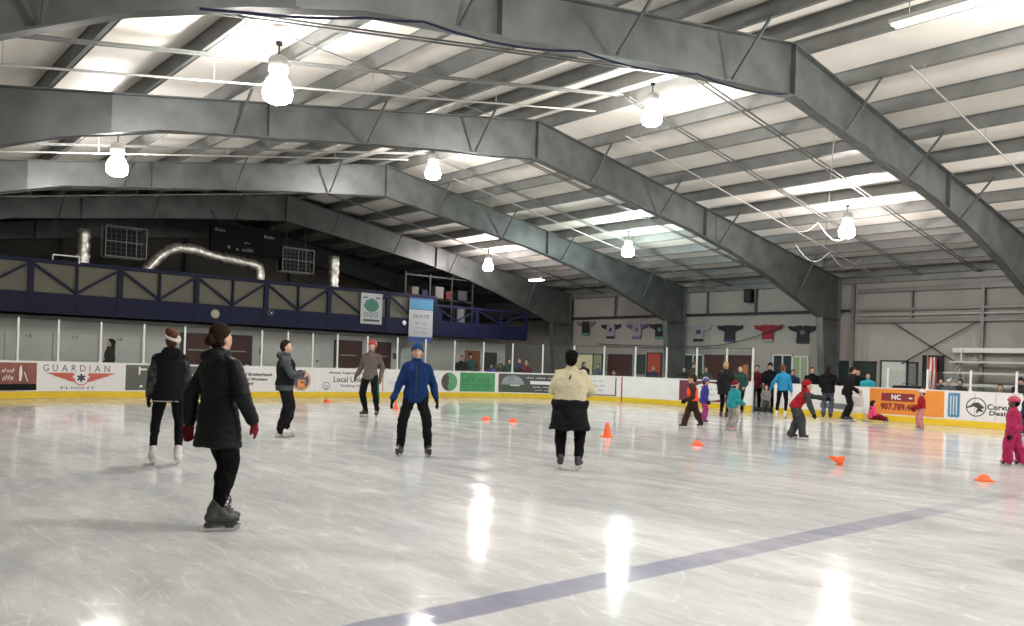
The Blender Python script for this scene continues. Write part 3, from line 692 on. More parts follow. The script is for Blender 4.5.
mb = MB(); text(mb, 'SKATE', -.42, .10, .40, .24, lambda x, y, q: Vector((x, -.013, y)), .3); mb.build('lettering', ink, t)
mb = MB(); [scrib(mb, F_, *q) for q in ((-.35, .60, .38, .68, 9), (-.3, -.18, -.05, -.06, 3), (.05, -.18, .28, -.06, 3), (-.35, -.56, .35, -.48, 9), (-.3, -.36, .3, -.30, 9))]; mb.build('small_print', adgt, t)
# scoreboard, cages and ducts above the balcony
t = empty('scoreboard', (12.35, 29.55, 5.62), math.radians(0), 'wide black scoreboard hanging above the balcony between two wire cages', 'scoreboard')
MB().box((0, 0, 0), (2.75, .18, .98)).build('cabinet', mat('board_black', (.004, .004, .0045), .85, spec=.1), t, bevel=.02)
FS = lambda x, y, q: Vector((x, -.093-q, y))
mb = MB(); text(mb, 'Rinks', -1.22, .22, -.86, .34, FS); text(mb, 'Rinks', .62, .17, 1.0, .29, FS); scrib(mb, FS, -.22, -.40, .22, -.27, 6); scrib(mb, FS, -.14, -.12, .08, -.04, 3); mb.build('lettering', adgt, t)
mb = MB(); mb.lathe([(.06, .095), (.055, .12), (.005, .125)], (-.72, 0, -.30), 16, 'y'); mb.lathe([(.05, .095), (.045, .12), (.005, .125)], (-.40, 0, -.36), 16, 'y'); mb.build('round_indicator', creamp, t)
[MB().bar((x, 0, .49), (x, .7, 1.05), .025).build('hanger', darkst, t) for x in (-1.1, 1.1)]
wire = mat('cage_wire', (.13, .13, .13), .5, .3)
def cage(x, z, w, h, label):
    t = empty('wire_cage', (x, 29.75, z), 0, label, 'wire cage', 'wire cages on the balcony')
    f = MB(); D = .5
    for y in (0, D):
        for s in (-1, 1):
            f.bar((s*w/2, y, -h/2), (s*w/2, y, h/2), .03); f.bar((-w/2, y, s*h/2), (w/2, y, s*h/2), .03)
    for sx in (-1, 1):
        for sz in (-1, 1): f.bar((sx*w/2, 0, sz*h/2), (sx*w/2, D, sz*h/2), .03)
    f.bar((0, 0, -h/2), (0, 0, h/2), .02); f.bar((w/4, 0, -h/2), (w/4, 0, h/2), .02); f.bar((-w/2, 0, 0), (w/2, 0, 0), .025); f.build('frame', wire, t)
    MB().box((0, .3, 0), (w*.9, .3, h*.88)).build('speaker_box', black, t)
    g = MB()
    n = int(w/.15)
    for i in range(1, n): g.bar((-w/2+i*w/n, .0, -h/2), (-w/2+i*w/n, .0, h/2), .005)
    for i in range(1, int(h/.15)): g.bar((-w/2, 0, -h/2+i*.15), (w/2, 0, -h/2+i*.15), .004)
    g.build('mesh_front', wire, t)
    b = MB(); b.bar((-w*.3, .25, h/2), (-w*.3, .25, FZ(x)-z-1.0), .025); b.bar((w*.3, .25, h/2), (w*.3, .25, FZ(x)-z-1.0), .025); b.build('drop_rod', darkst, t)
cage(8.25, 5.1, 1.3, 1.0, 'dark speaker in a wire cage above the balcony, left of the scoreboard')
cage(14.5, 5.15, 1.3, .9, 'dark speaker in a wire cage above the balcony, right of the scoreboard')
def duct(pts, r, label, flange=True):
    P = [Vector(p) for p in pts]; d = []
    for a, b in zip(P[:-1], P[1:]):
        n = max(2, int((b-a).length/.12))
        for i in range(n): d.append(a.lerp(b, i/n))
    d.append(P[-1])
    for _ in range(3): d = [d[0]]+[(d[i-1]+d[i]*2+d[i+1])/4 for i in range(1, len(d)-1)]+[d[-1]]
    rr = [r*(1+.10*math.sin(i*2.4)+.14*random.random()) for i in range(len(d))]
    c = d[0].copy()
    o = MB().tube([q-c for q in d], rr, 16).build('foil_duct', foil, None, True, loc=c)
    tag(o, label, 'duct', 'silver foil ducts on the balcony'); return o
duct([(8.75, 29.85, 4.0), (9.45, 29.85, 4.85), (9.9, 29.85, 5.12), (10.6, 29.85, 5.12), (11.2, 29.85, 4.98), (12.7, 29.85, 4.82), (13.0, 29.85, 4.80), (13.0, 29.85, 4.0)], .18, 'silver foil duct rising from the balcony and bending along under the scoreboard')
duct([(16.1, 29.9, 3.16), (16.1, 29.9, 4.9), (16.1, 29.9, 5.5)], .20, 'short upright silver foil duct on the balcony, right of the cages')
duct([(6.95, 30.0, 3.16), (6.98, 30.0, 4.9), (7.0, 30.0, 5.4)], .21, 'short upright silver foil duct on the balcony, left of the cages')
for (x0, x1, w) in ((3.6, 4.4, 'at the left edge'), (6.0, 6.75, 'before the left duct')):
    mb = MB(); mb.bar((x0, 29.545, 4.2), (x0, 29.45, 4.42), .035); mb.bar((x1, 29.45, 4.2), (x1, 29.45, 4.42), .035); mb.bar((x0, 29.45, 4.42), (x1, 29.45, 4.42), .04)
    tag(mb.build('grab_bar', postw), 'small white hoop bar on the balcony rail, '+w, 'hoop bar')
# clutter and racking deeper on the balcony
mb = MB()
for x in (19.9, 21.2, 22.4, 23.6): mb.bar((x, 30.5, 3.15), (x, 30.5, 5.3), .07)
for z in (4.2, 5.2): mb.bar((19.9, 30.5, z), (23.6, 30.5, z), .06)
tag(mb.build('storage_rack', darkst), 'dark storage rack standing on the balcony behind the truss', 'rack')
BX1 = mat('dull_cream_box', (.11, .10, .07), .7); BX2 = mat('dull_grey_box', (.09, .09, .09), .7)
for i, (x, z, w, h) in enumerate(((20.3, 4.24, .35, .4), (20.8, 4.24, .3, .3), (21.6, 4.24, .45, .5), (22.1, 4.24, .28, .34), (22.9, 4.24, .5, .42), (20.4, 3.16, .5, .6), (21.5, 3.16, .6, .55), (22.8, 3.16, .5, .7))):
    c = [BX1, navy, BX2, maroon, darkst][i % 5]
    o = MB().box((0, 0, h/2), (w, .4, h)).build('storage_box', c, loc=(x, 30.5, z), bevel=.01)
    MB().box((0, 0, h+.012), (w+.02, .42, .025)).build('lid', c, o)
    tag(o, '%s storage box on the balcony rack, %s' % (['cream', 'navy', 'grey', 'dark red', 'black'][i % 5], ['upper shelf at left', 'upper shelf second', 'upper shelf third', 'upper shelf fourth', 'upper shelf at right', 'lower shelf at left', 'lower shelf in the middle', 'lower shelf at right'][i]), 'storage box', 'boxes on the balcony rack')
# string of small items: dark panelling of the back wall
for i, x in enumerate((3, 8, 13, 18, 23)):
    o = MB().box((0, 0, 0), (.12, .12, 5.5)).build('wall_stud', darkst, loc=(x, 37.78, 4.0)); o['kind'] = 'structure'; o.name = 'trim_%d' % (i+20)
o = MB().box((14, 37.75, 5.0), (30, .1, .12)).build('trim_30', darkst); o['kind'] = 'structure'
# ================================================================ RIGHT WALL DETAILS
def onwall(p, off=0.): q = onX(p[0], p[1], XW-off); return q
def girt(z, y0, y1, r, label, m_=steel2, x=XW-.12, h=None):
    o = MB().box((0, (y1-y0)/2, 0), (.12, y1-y0, h or r)).build('wall_girt', m_, loc=(x, y0, z)); return tag(o, label, 'wall rail', 'horizontal steel rails on the right wall')
girt(3.86, 15.4, 37.5, .09, 'long dark steel rail on the right wall above the hanging jerseys', darkst)
girt(4.58, -12, 15.2, .16, 'upper grey steel rail on the right wall beyond the second column')
girt(3.86, -12, 15.2, .09, 'middle grey steel rail on the right wall, right of the second column')
girt(3.45, -12, 15.2, .13, 'lower grey steel rail on the right wall over the crossed braces', steel2)
girt(3.66, -12, 15.2, .05, 'thin pale pipe between the middle and lower rails of the right wall', pipem)
girt(5.0, -12, 37.5, .28, 'deep dark eave strut along the top of the right wall', steel2)
for i, (y, z0, z1, w) in enumerate(((15.38, 0.1, 5.0, .13), (10.86, 0.1, 4.6, .105), (6.2, .1, 4.6, .105), (19.6, 3.9, 4.9, .05), (22.0, 3.9, 4.9, .05), (24.6, 3.9, 4.9, .05), (27.4, 3.9, 4.9, .05), (13.2, 3.5, 4.6, .05), (8.6, 3.5, 4.6, .05))):
    o = MB().box((0, 0, (z1-z0)/2), (.11, w, z1-z0)).build('wall_post', steel2, loc=(XW-.13, y, z0))
    tag(o, ('grey upright post on the right wall, %s' % ['beside the second column', 'right of the crossed braces', 'beyond the right edge'][i]) if w > .1 else 'thin upright rod high on the right wall, '+['above the red jersey', 'above the plain black jersey', 'above the half hidden jersey', 'above the first jerseys by the far column', 'over the left end of the crossed braces', 'far right over the bleacher'][i-3], 'wall post')
for (y0, z0, y1, z1, w) in ((13.84, 3.4, 11.5, 1.9, 'falling to the right'), (10.98, 3.4, 13.5, 1.9, 'falling to the left')):
    o = MB().bar((XW-.16-(.06 if y0 > 12 else 0), y0, z0), (XW-.16-(.06 if y0 > 12 else 0), y1, z1), .035, .035).build('cross_brace', darkst); tag(o, 'diagonal steel brace on the beige right wall, '+w, 'brace')
o = MB().tube([(XW-.5, 9.9, 5.02), (XW-.5, 6, 5.12), (XW-.5, 1, 5.25)], .035).build('pale_conduit', pipem); tag(o, 'pale horizontal pipe near the eave at the right edge', 'pipe')
# jerseys
def jersey(px, body, sleeve, hem, crest, label, arms=1.):
    y, z = onX(px[0], px[1], XW-.05)[1:3]
    t = empty('hockey_jersey', (XW-.03, y, z), -PI/2, label, 'jersey', 'hockey jerseys hung in a row on the right wall')
    # local +x runs to the right in the picture, seen from the rink
    f = lambda x, zz, q: Vector((x, -.01-q, zz))
    tor = MB(); poly_prism(tor, [(-.27, -.36), (.27, -.36), (.26, -.05), (.27, .16), (.24, .30), (.10, .35), (0, .30), (-.10, .35), (-.24, .30), (-.27, .16), (-.26, -.05)], f, .05); tor.build('torso', body, t, bevel=.012)
    for s in (-1, 1):
        m2 = MB(); pts = [(s*.20, .335), (s*.44, .30), (s*.60*arms, .33), (s*.66*arms, .30), (s*.60*arms, .17), (s*.50, .14), (s*.27, .06), (s*.262, .16)]
        poly_prism(m2, pts if s > 0 else pts[::-1], f, .045); m2.build('sleeve', sleeve, t, bevel=.01)
    m3 = MB(); f2 = lambda x, zz, q: Vector((x, -.062-q, zz)); poly_prism(m3, [(-.27, -.36), (.27, -.36), (.268, -.26), (-.268, -.26)], f2, .004); m3.build('hem_band', hem, t)
    m4 = MB(); poly_prism(m4, ellipse(0, .06, .11, .10, 16), f2, .006) if crest[1] == 'o' else poly_prism(m4, [(-.14, -.04), (.15, -.04), (.10, .05), (.13, .12), (0, .15), (-.12, .10)], f2, .006); m4.build('crest', crest[0], t)
jk = mat('jersey_black', (.018, .018, .022), .8); jw = mat('jersey_white', (.28, .285, .31), .8); jp = mat('jersey_purple', (.12, .11, .22), .8); jr = mat('jersey_red', (.26, .02, .03), .8); jn = mat('jersey_navy', (.03, .04, .13), .8); jt = mat('jersey_teal', (.08, .26, .24), .8); jy = mat('jersey_grey', (.14, .14, .14), .8)
jersey((586, 328), jk, jy, jt, (jk, 'o'), 'narrow black jersey with teal hem, first of the wall row beside the far column')
jersey((611, 331), jw, jk, jk, (jn, 'o'), 'white jersey with black sleeves and black hem on the right wall')
jersey((637, 331), jw, jp, jp, (jp, 'o'), 'white and purple jersey with a round crest on the right wall')
jersey((660, 331), jk, jk, jt, (jt, 'o'), 'black jersey half hidden by the third column')
jersey((699, 333), jw, jw, jk, (jn, 'p'), 'white jersey with a navy animal crest and black hem, right of the third column')
jersey((730, 333), jk, jk, jn, (jk, 'o'), 'plain black jersey with spread sleeves between the white and the red jersey')
jersey((768, 333), jr, jr, jw, (jr, 'o'), 'red jersey with pale hem on the right wall')
jersey((803, 334), jk, jk, jk, (jy, 'o'), 'black jersey with a grey crest beside the second column')
y, z = onX(750, 296, XW-.2)[1:3]
t = empty('wall_speaker', (XW-.25, y, z), -PI/2, 'black loudspeaker hung high on the right wall above the jerseys', 'loudspeaker')
MB().box((0, 0, 0), (.36, .3, .55)).build('cabinet', black, t, bevel=.02); MB().box((0, -.155, 0), (.32, .012, .5)).build('grille', darkst, t); MB().box((0, .2, 0), (.08, .12, .08)).build('bracket', darkst, t)
mb = MB(); pts = []
for i in range(25):
    u = i/24; pts.append((XW-.22, 28.4-10.2*u, 2.56-.10*math.sin(u*PI)+(u > .6)*(u-.6)**2*5.0))
tag(MB().tube(pts, .02, 6).build('sagging_cable', ink), 'dark cable sagging along the right wall below the jerseys', 'cable')
# doors and windows behind the right boards
def wr(px0, px1, z0, z1):
    y0 = onX(px0, 360, XW)[1]; y1 = onX(px1, 360, XW)[1]; return (y0+y1)/2, abs(y0-y1), (z0+z1)/2, z1-z0
def wallpanel(px0, px1, z0, z1, m_, name, label, cat, n=None, off=.03, mull=None):
    y, w, z, h = wr(px0, px1, z0, z1)
    t = empty(name, (XW-off, y, z), -PI/2)
    if n is not None: tag(t, kind='structure')
    else: tag(t, label, cat)
    MB().box((0, 0, 0), (w, .04, h)).build('panel', m_, t)
    f = MB()
    for s in (-1, 1): f.box((s*w/2, -.02, 0), (.045, .07, h+.045)); f.box((0, -.02, s*h/2), (w+.045, .07, .045))
    if mull:
        for q in mull: f.box((q*w/2, -.02, 0), (.05, .06, h))
    f.build('frame', postw if mull else darkst, t); return t
glowwin = mat('lit_interior', (.20, .25, .14), .6, emit=.25); dimwin = mat('dim_window', (.03, .05, .05), .2)
warmw = mat('warm_lit_window', (.50, .45, .28), .5, emit=.35)
redw = mat('red_banner', (.55, .06, .02), .6, mott=.2); oran = mat('orange_locker', (.60, .17, .04), .6)
wallpanel(558, 566, 1.1, 2.1, ply, 'window_1', None, None, 1)
wallpanel(575, 594, 1.0, 2.05, warmw, 'window_2', None, None, 2)
wallpanel(594, 603, 1.0, 2.05, glowwin, 'window_3', None, None, 3)
wallpanel(609, 632, .02, 2.05, maroon, 'door_11', None, None, 11)
wallpanel(637, 645, 1.2, 2.05, dimwin, 'window_4', None, None, 4)
wallpanel(648, 662, 1.0, 2.15, redw, 'wall_banner', 'bright red orange banner on the right wall left of the third column', 'banner')
wallpanel(684, 704, 1.1, 2.1, dimwin, 'window_5', None, None, 5, mull=(0,))
wallpanel(706, 724, .02, 2.1, maroon, 'door_12', None, None, 12)
wallpanel(728, 751, .02, 2.1, maroon, 'door_13', None, None, 13)
wallpanel(744, 751, .9, 1.75, oran, 'orange_cabinet', 'narrow orange cabinet front beside the open gate', 'cabinet', off=.10)
wallpanel(774, 793, .9, 2.15, dimwin, 'window_6', None, None, 6, mull=(0,))
wallpanel(794, 809, .9, 2.1, glowwin, 'window_7', None, None, 7, mull=(0,))
wallpanel(837, 876, .7, 1.95, dimwin, 'window_8', None, None, 8)
wallpanel(882, 908, .02, 2.0, ply, 'door_14', None, None, 14)
wallpanel(909, 918, .02, 1.95, steel2, 'door_15', None, None, 15)
wallpanel(924, 944, .02, 2.2, darkst, 'door_16', None, None, 16)
y, w, z, h = wr(931, 940, .9, 2.15)
t = empty('striped_flag', (XW-.22, y, z), -PI/2, 'red and white upright striped flag in the doorway behind the orange panel', 'flag')
for i in range(5):
    m_ = redm if i % 2 == 0 else adwhite; x = (i-2)*w/5
    mb = MB(); n = 8; mb.loft([[Vector((x-w/10, -.02+.03*math.sin(k*.9+i), -h/2+h*k/n)), Vector((x+w/10, -.02+.03*math.sin(k*.9+i+.6), -h/2+h*k/n)), Vector((x+w/10, .0+.03*math.sin(k*.9+i+.6), -h/2+h*k/n)), Vector((x-w/10, .0+.03*math.sin(k*.9+i), -h/2+h*k/n))] for k in range(n+1)]); mb.build('stripe', m_, t)
MB().tube([(-w/2-.03, 0, -z), (-w/2-.03, 0, h/2+.08)], .015).build('staff', pipem, t)
# bleachers
t = empty('bleacher', (28.9, 5.2, 0), 0, 'aluminium bleacher benches against the wall at the right edge', 'bleacher')
rowsb = [(-.60, .80), (-.15, 1.22), (.30, 1.62), (.75, 2.0)]
for (x, z) in rowsb:
    MB().box((x, 0, z), (.28, 13.0, .05)).build('bench_plank', alu, t); MB().box((x-.22, 0, z-.36), (.26, 13.0, .04)).build('foot_plank', alu, t)
MB().box((.9, 0, 2.40), (.05, 13.0, .16)).build('back_rail', alu, t)
for y in (-6.2, -4, -2, 0, 2, 4, 6.2):
    mb = MB(); mb.bar((-.8, y, .75), (.8, y, 1.97), .05); mb.bar((.85, y, 0), (.85, y, 2.45), .05)
    for (x, z) in rowsb: mb.bar((x, y, 0), (x, y, z-.02), .05); mb.bar((x-.3, y, z-.38), (x+.12, y, z-.38), .04)
    mb.build('support_frame', alu, t)
# cables on the near frame
def cable(pts, r, label, m_=navy):
    P = [Vector(p) for p in pts]; tag(MB().tube(P, r, 8).build('power_cable', m_), label, 'cable', 'cables strung along the steel frames')
def fb(x, dy=-.13): return (x, 8.69+dy, FZ(x)-depth(abs(x-14.2))-.03)
def swag(y, x0, x1, n, sag, dy=-.14, top=False):
    out = []
    N = 10*n
    for i in range(N+1):
        x = x0+(x1-x0)*i/N; u = (i % 10)/10
        out.append((x, y+dy, FZ(x)-depth(abs(x-14.2), x < 14.2)-.02-sag*4*u*(1-u)))
    return out
cable(swag(8.69, 3.0, 13.9, 4, .10), .016, 'dark blue cable looping under the nearest frame, left half')
cable(swag(8.69, 14.4, 27.5, 5, .06), .014, 'dark cable clipped under the nearest frame, right half', ink)
cable(swag(15.93, .6, 14.0, 5, .05), .016, 'dark cable looping under the second frame, left half', ink)
cable(swag(15.93, 14.4, 28.0, 5, .05), .014, 'dark cable clipped under the second frame, right half', ink)
cable(swag(23.16, 2.5, 28., 8, .04), .016, 'dark cable clipped under the third frame', ink)
for (y, x, w) in ((12.3, 21.8, 'near'), (13.4, 24.5, 'far')):
    pts = [(x-2+4*i/16, y, FZ(x+2)-.35-.4*abs(math.sin(i/16*PI*2))) for i in range(17)]
    cable(pts, .013, 'pale cable hanging in loops beneath the right lamp, %s one' % w, pipem)
# cones
def cone(p, label, tip=None, s=1., squash=False):
    t = empty('traffic_cone', (p[0], p[1], 0), 0, label, 'training cone', 'orange training cones on the ice')
    R = Matrix.Identity(3)
    if squash:
        a = MB().lathe([(.13, .0), (.135, .012), (.09, .03), (.055, .085), (.03, .095), (.02, .088)], n=22); a.build('cone_body', orangec, t, True)
        return t
    a = MB().lathe([(.092, .02), (.086, .03), (.035, .26), (.022, .305), (.012, .30)], n=22); b = MB().box((0, 0, .012), (.22, .22, .022))
    body = a.build('cone_body', orangec, t, True); base = b.build('base', orangec, t, bevel=.01)
    t.scale = (s, s, s)
    if tip is not None:
        t.rotation_euler = (0, math.radians(72), tip); t.location.z = .10*s
    return t
# ================================================================ PEOPLE
BAKE = []   # objects whose solids are fused into one skin at the end: (object, voxel, smoothing, displacement)
def gnd(x, y, extra=1.):
    a, b, c = cam_ray(x, y); t = -EYE/c*extra; return (a*t, b*t)
def fuse(mb, name, m, parent, voxel, smooth=4, disp=None):
    o = mb.build(name, m, parent, True); BAKE.append((o, voxel, smooth, disp)); return o
def ik(p0, tgt, l1, l2, pole):
    p0 = Vector(p0); tgt = Vector(tgt); d = tgt-p0; D = d.length
    if D > (l1+l2)*.998: d = d*((l1+l2)*.998/D); D = d.length; tgt = p0+d
    a = (l1*l1-l2*l2+D*D)/(2*D); h = math.sqrt(max(0, l1*l1-a*a)); n = d/D
    q = Vector(pole)-n*Vector(pole).dot(n)
    q = q.normalized() if q.length > 1e-6 else Vector((0, 1, 0))
    return p0+n*a+q*h, tgt
def limb(mb, p, q, r0, r1, n=12, sq=None):
    p = Vector(p); q = Vector(q)
    mb.tube([p, p.lerp(q, .5), q], [r0, (r0+r1)/2*1.01, r1], n); mb.ell(p, (r0, r0, r0), n=12, m=8); mb.ell(q, (r1, r1, r1), n=12, m=8)
def hand(mb, wrist, d, n, k, r, side, curl=.5, palm=True):
    """palm and five separate fingers; d = pointing direction, n = palm normal, side = thumb direction sign"""
    d = Vector(d).normalized(); n = Vector(n); n = (n-d*n.dot(d)).normalized(); w = d.cross(n)*side
    R = Matrix((w, d, n)).transposed()
    if palm:
        mb.ell(Vector(wrist)+d*.048*k, (.042*k*r, .055*k, .019*k*r), R, n=12, m=8)
        limb(mb, wrist, Vector(wrist)+d*.03*k, .026*k*r, .028*k*r)
    for i, (off, L) in enumerate(((-.033, .058), (-.011, .070), (.012, .076), (.034, .070))):
        b = Vector(wrist)+d*.088*k+w*off*k; c1 = curl*(1.1-.12*i)
        d1 = (d*math.cos(c1*.6)+n*math.sin(c1*.6)+w*off*1.2).normalized(); p1 = b+d1*L*.5*k
        d2 = (d*math.cos(c1*1.5)+n*math.sin(c1*1.5)).normalized(); p2 = p1+d2*L*.5*k
        limb(mb, b-d*.02*k, p1, .0105*k*r, .0098*k*r, 8); limb(mb, p1, p2, .0098*k*r, .0085*k*r, 8)
    b = Vector(wrist)+d*.035*k+w*.034*k; d1 = (d*.75+w*.6+n*.35).normalized(); p1 = b+d1*.035*k; p2 = p1+(d*.9+w*.25+n*.4).normalized()*.03*k
    limb(mb, b-d1*.01, p1, .013*k*r, .0115*k*r, 8); limb(mb, p1, p2, .0115*k*r, .0095*k*r, 8)
def rotm(yaw=0, pitch=0, roll=0):
    return Matrix.Rotation(math.radians(yaw), 3, 'Z') @ Matrix.Rotation(math.radians(-pitch), 3, 'X') @ Matrix.Rotation(math.radians(roll), 3, 'Y')
def mottle(amp, sc, seed):
    def f(v, n): return n*(noise.noise(v*sc+Vector((seed, 0, 0)))*amp + noise.noise(v*sc*2.7+Vector((0, seed, 0)))*amp*.5)
    return f
def quilt(amp, per, seed):
    def f(v, n):
        h = max(0, 1-abs(n.z)*1.2)
        return n*(amp*h*(abs(math.sin(v.z*PI/per))**.5-.6)+noise.noise(v*7+Vector((seed, 0, 0)))*.012)
    return f
NP = [0]
def person(at, phi, H, label, group=None, lift=.07, wide=1., female=False, lean=0, twist=0, sway=0, head=(0, 0, 0), feet=None, hands=None,
           pelvis=None, drop=.02, top=None, legs=None, hair=None, hat=None, glove=None, boots=None, sk=None, vox=.012, extra=None, curl=.5, elbow=None, child=False, eyes=True, pitchfeet=(0, 0), cat='person', base_z=0., shw=1.):
    """phi: 0 faces away from the camera, 90 faces picture right, 180 towards the camera, 270 picture left"""
    NP[0] += 1; seed = NP[0]*3.7
    sk = sk or skin
    X, Y = at; al = Vector((X, Y, 0)).normalized(); ar = Vector((al.y, -al.x, 0)); p = math.radians(phi)
    d = al*math.cos(p)+ar*math.sin(p)
    t = empty('person', (X, Y, base_z), math.atan2(-d.x, d.y), label, cat, group)
    q = H/1.75; hs = 1.22 if child else 1.0   # children have relatively larger heads
    hipz = .93*q*(1. if not child else .95)+lift-drop
    hip = Vector(pelvis) if pelvis else Vector((sway, 0, hipz))
    feet = feet or [(-.11, 0, 8), (.11, 0, -8)]      # left, right: x, y, heading
    feet = [(f[0]*(q if len(f) < 4 else 1), f[1]*(q if len(f) < 4 else 1), f[2], (f[3] if len(f) > 3 else 0)) for f in feet]
    RT = rotm(twist, 0, 0) @ rotm(0, lean, 0)
    tk = q*(.93 if child else 1.)
    def T(a, b, c): return hip + RT @ Vector((a*tk, b*tk, c*tk)) if c >= 0 else hip+Vector((a*tk, b*tk, c*tk))
    sw = (.165 if female else .185)*(.5+.5*wide)*shw
    sh = [T(-sw, 0, .43), T(sw, 0, .43)]
    wl = .28*q*(.95 if child else 1)
    if hands is None: hands = [(-.24-.05*wide, .05, .86), (.24+.05*wide, .05, .86)]
    hands = [Vector((h[0]*q, h[1]*q, h[2]*q+lift)) for h in hands]
    elb = elbow or [(-.18, -1, -.1), (.18, -1, -.1)]
    E_ = []; W_ = []
    for i in (0, 1):
        e, w = ik(sh[i], hands[i], .285*q, .255*q, elb[i]); E_.append(e); W_.append(w)
    K_ = []; A_ = []; hj = [T(-.09*(.6+.4*wide), 0, -.02), T(.09*(.6+.4*wide), 0, -.02)]
    for i in (0, 1):
        f = feet[i]; a = Vector((f[0], f[1], lift+.095*q+f[3]))
        hd = math.radians(f[2]); pole = (-math.sin(hd), math.cos(hd), .15)
        lq = q*(.93 if child else 1.); k, a = ik(hj[i], a, .415*lq, .405*lq, pole); K_.append(k); A_.append(a)
    # -------- head frame
    nb = T(0, -.005, .565); HR = RT @ rotm(*head) if True else None
    HR = rotm(twist*.0, 0, 0) @ (Matrix.Rotation(math.radians(twist), 3, 'Z') @ rotm(0, lean*.35, 0)) @ rotm(*head)
    def Hd(a, b, c): return nb + HR @ (Vector((a, b, c-.57))*q*hs)
    s = q*hs
    # -------- body, one continuous surface
    b = MB(); wx = wide
    def ring_(mb, lst, n=20, m=1.):
        rings = []
        for (c, rx, ry, *oy) in lst:
            o = oy[0] if oy else 0
            rings.append([T(math.cos(2*PI*i/n)*rx*m, math.sin(2*PI*i/n)*ry*m+o, c) for i in range(n)])
        mb.loft(rings)
    ring_(b, [(-.09, .08*wx, .07*wx), (-.03, .145*wx, .10*wx), (.05, .145*wx, .10*wx), (.14, .125*wx, .09*wx), (.28, .145*wx, .10*wx), (.40, .155*(.5+.5*wx), .095), (.47, .12, .07), (.52, .06, .055)])
    limb(b, T(0, -.012, .48), Hd(0, -.01, .62), .058*q, .052*s)
    b.ell(Hd(0, -.012, .702), (.073*s, .092*s, .095*s), HR, 20, 14)
    b.ell(Hd(0, .028, .642), (.054*s, .062*s, .076*s), HR, 18, 12); b.ell(Hd(0, .062, .588), (.026*s, .024*s, .02*s), HR)
    b.ell(Hd(0, .094, .652), (.012*s, .02*s, .018*s), HR, 10, 8); b.ell(Hd(0, .088, .672), (.009*s, .012*s, .028*s), HR, 10, 8)
    b.ell(Hd(0, .074, .692), (.05*s, .014*s, .012*s), HR, 12, 8)
    for sg in (-1, 1): b.ell(Hd(sg*.034, .055, .648), (.022*s, .025*s, .026*s), HR, 10, 8); b.ell(Hd(sg*.074, -.008, .655), (.009*s, .021*s, .031*s), HR, 10, 8)
    aw = .6+.4*wide
    for i in (0, 1):
        limb(b, sh[i], E_[i], .046*q*aw, .037*q*aw); limb(b, E_[i], W_[i], .037*q*aw, .026*q)
        limb(b, T((i*2-1)*.03, 0, .475), sh[i], .045*q, .046*q)
        limb(b, hj[i], K_[i], .066*q*aw, .041*q*aw); limb(b, K_[i], A_[i], .040*q*aw, .028*q); b.ell(K_[i].lerp(A_[i], .32)+Vector((0, -.012, 0)), (.040*q*aw, .042*q*aw, .10*q))
        hd = math.radians(feet[i][2]); fd = Vector((-math.sin(hd), math.cos(hd), 0)); Rf = Matrix.Rotation(hd, 3, 'Z')
        b.ell(A_[i]+fd*.05*q+Vector((0, 0, -.045*q)), (.036*q, .115*q, .036*q), Rf)
    side = [T(1, 0, .3)-T(0, 0, .3), T(-1, 0, .3)-T(0, 0, .3)]
    HD = []
    for i in (0, 1):
        dd = (W_[i]-E_[i]).normalized(); nn = side[i].normalized()*.9+Vector((0, -.3, 0)); HD.append((dd, nn)); 
        hk = (1 if i == 0 else -1)
        hand(b, W_[i], dd, nn, q, 1., hk, curl)
    fuse(b, 'body', sk, t, vox*.75, 3)
    # -------- face details
    if eyes:
        for sg, nm in ((-1, 0), (1, 0)):
            MB().ell(Hd(sg*.031, .073, .675), (.0125*s, .009*s, .007*s), HR, 10, 8).build('eye', eyew, t, True)
            MB().ell(Hd(sg*.031, .0805, .675), (.0055*s, .003*s, .006*s), HR, 10, 8).build('iris', ink, t, True)
            MB().ell(Hd(sg*.032, .084, .694), (.019*s, .006*s, .0035*s), HR, 10, 6).build('eyebrow', hair[0] if hair else ink, t, True)
        MB().ell(Hd(0, .083, .617), (.023*s, .008*s, .007*s), HR, 12, 8).build('mouth', lip, t, True)
    # -------- hair
    if hair:
        m_, st = hair[0], hair[1]; h = MB()
        h.ell(Hd(0, -.016, .705), (.086*s, .108*s, .112*s), HR, 22, 16, clip=(-.02*s, 1.0 if st != 'short' else 1.1))
        h.ell(Hd(0, -.045, .66), (.074*s, .068*s, .075*s), HR)
        if st == 'bun': h.ell(Hd(0, -.125, .655), (.045*s, .042*s, .045*s), HR); h.ell(Hd(.01, -.135, .66), (.035*s, .03*s, .05*s), HR)
        if st == 'long': h.ell(Hd(0, -.05, .70), (.095*s, .10*s, .105*s), HR); h.ell(Hd(0, -.07, .60), (.10*s, .065*s, .14*s), HR); h.ell(Hd(0, -.09, .50), (.09*s, .045*s, .13*s), HR)
        if st == 'pony': h.ell(Hd(0, -.115, .70), (.03*s, .04*s, .03*s), HR); h.ell(Hd(0, -.14, .63), (.028*s, .03*s, .075*s), HR); h.ell(Hd(0, -.13, .56), (.022*s, .022*s, .06*s), HR)
        if st == 'curly': h.ell(Hd(0, -.03, .73), (.10*s, .11*s, .085*s), HR, 18, 12, clip=(-.05*s, .8)); h.ell(Hd(0, -.07, .66), (.092*s, .07*s, .10*s), HR); h.ell(Hd(0, -.06, .615), (.075*s, .05*s, .045*s), HR)
        if st == 'braids':
            for sg in (-1, 1): h.ell(Hd(sg*.06, -.05, .58), (.022*s, .022*s, .09*s), HR)
        fuse(h, 'hair', m_, t, vox*.8, 3, mottle(.005, 28, seed))
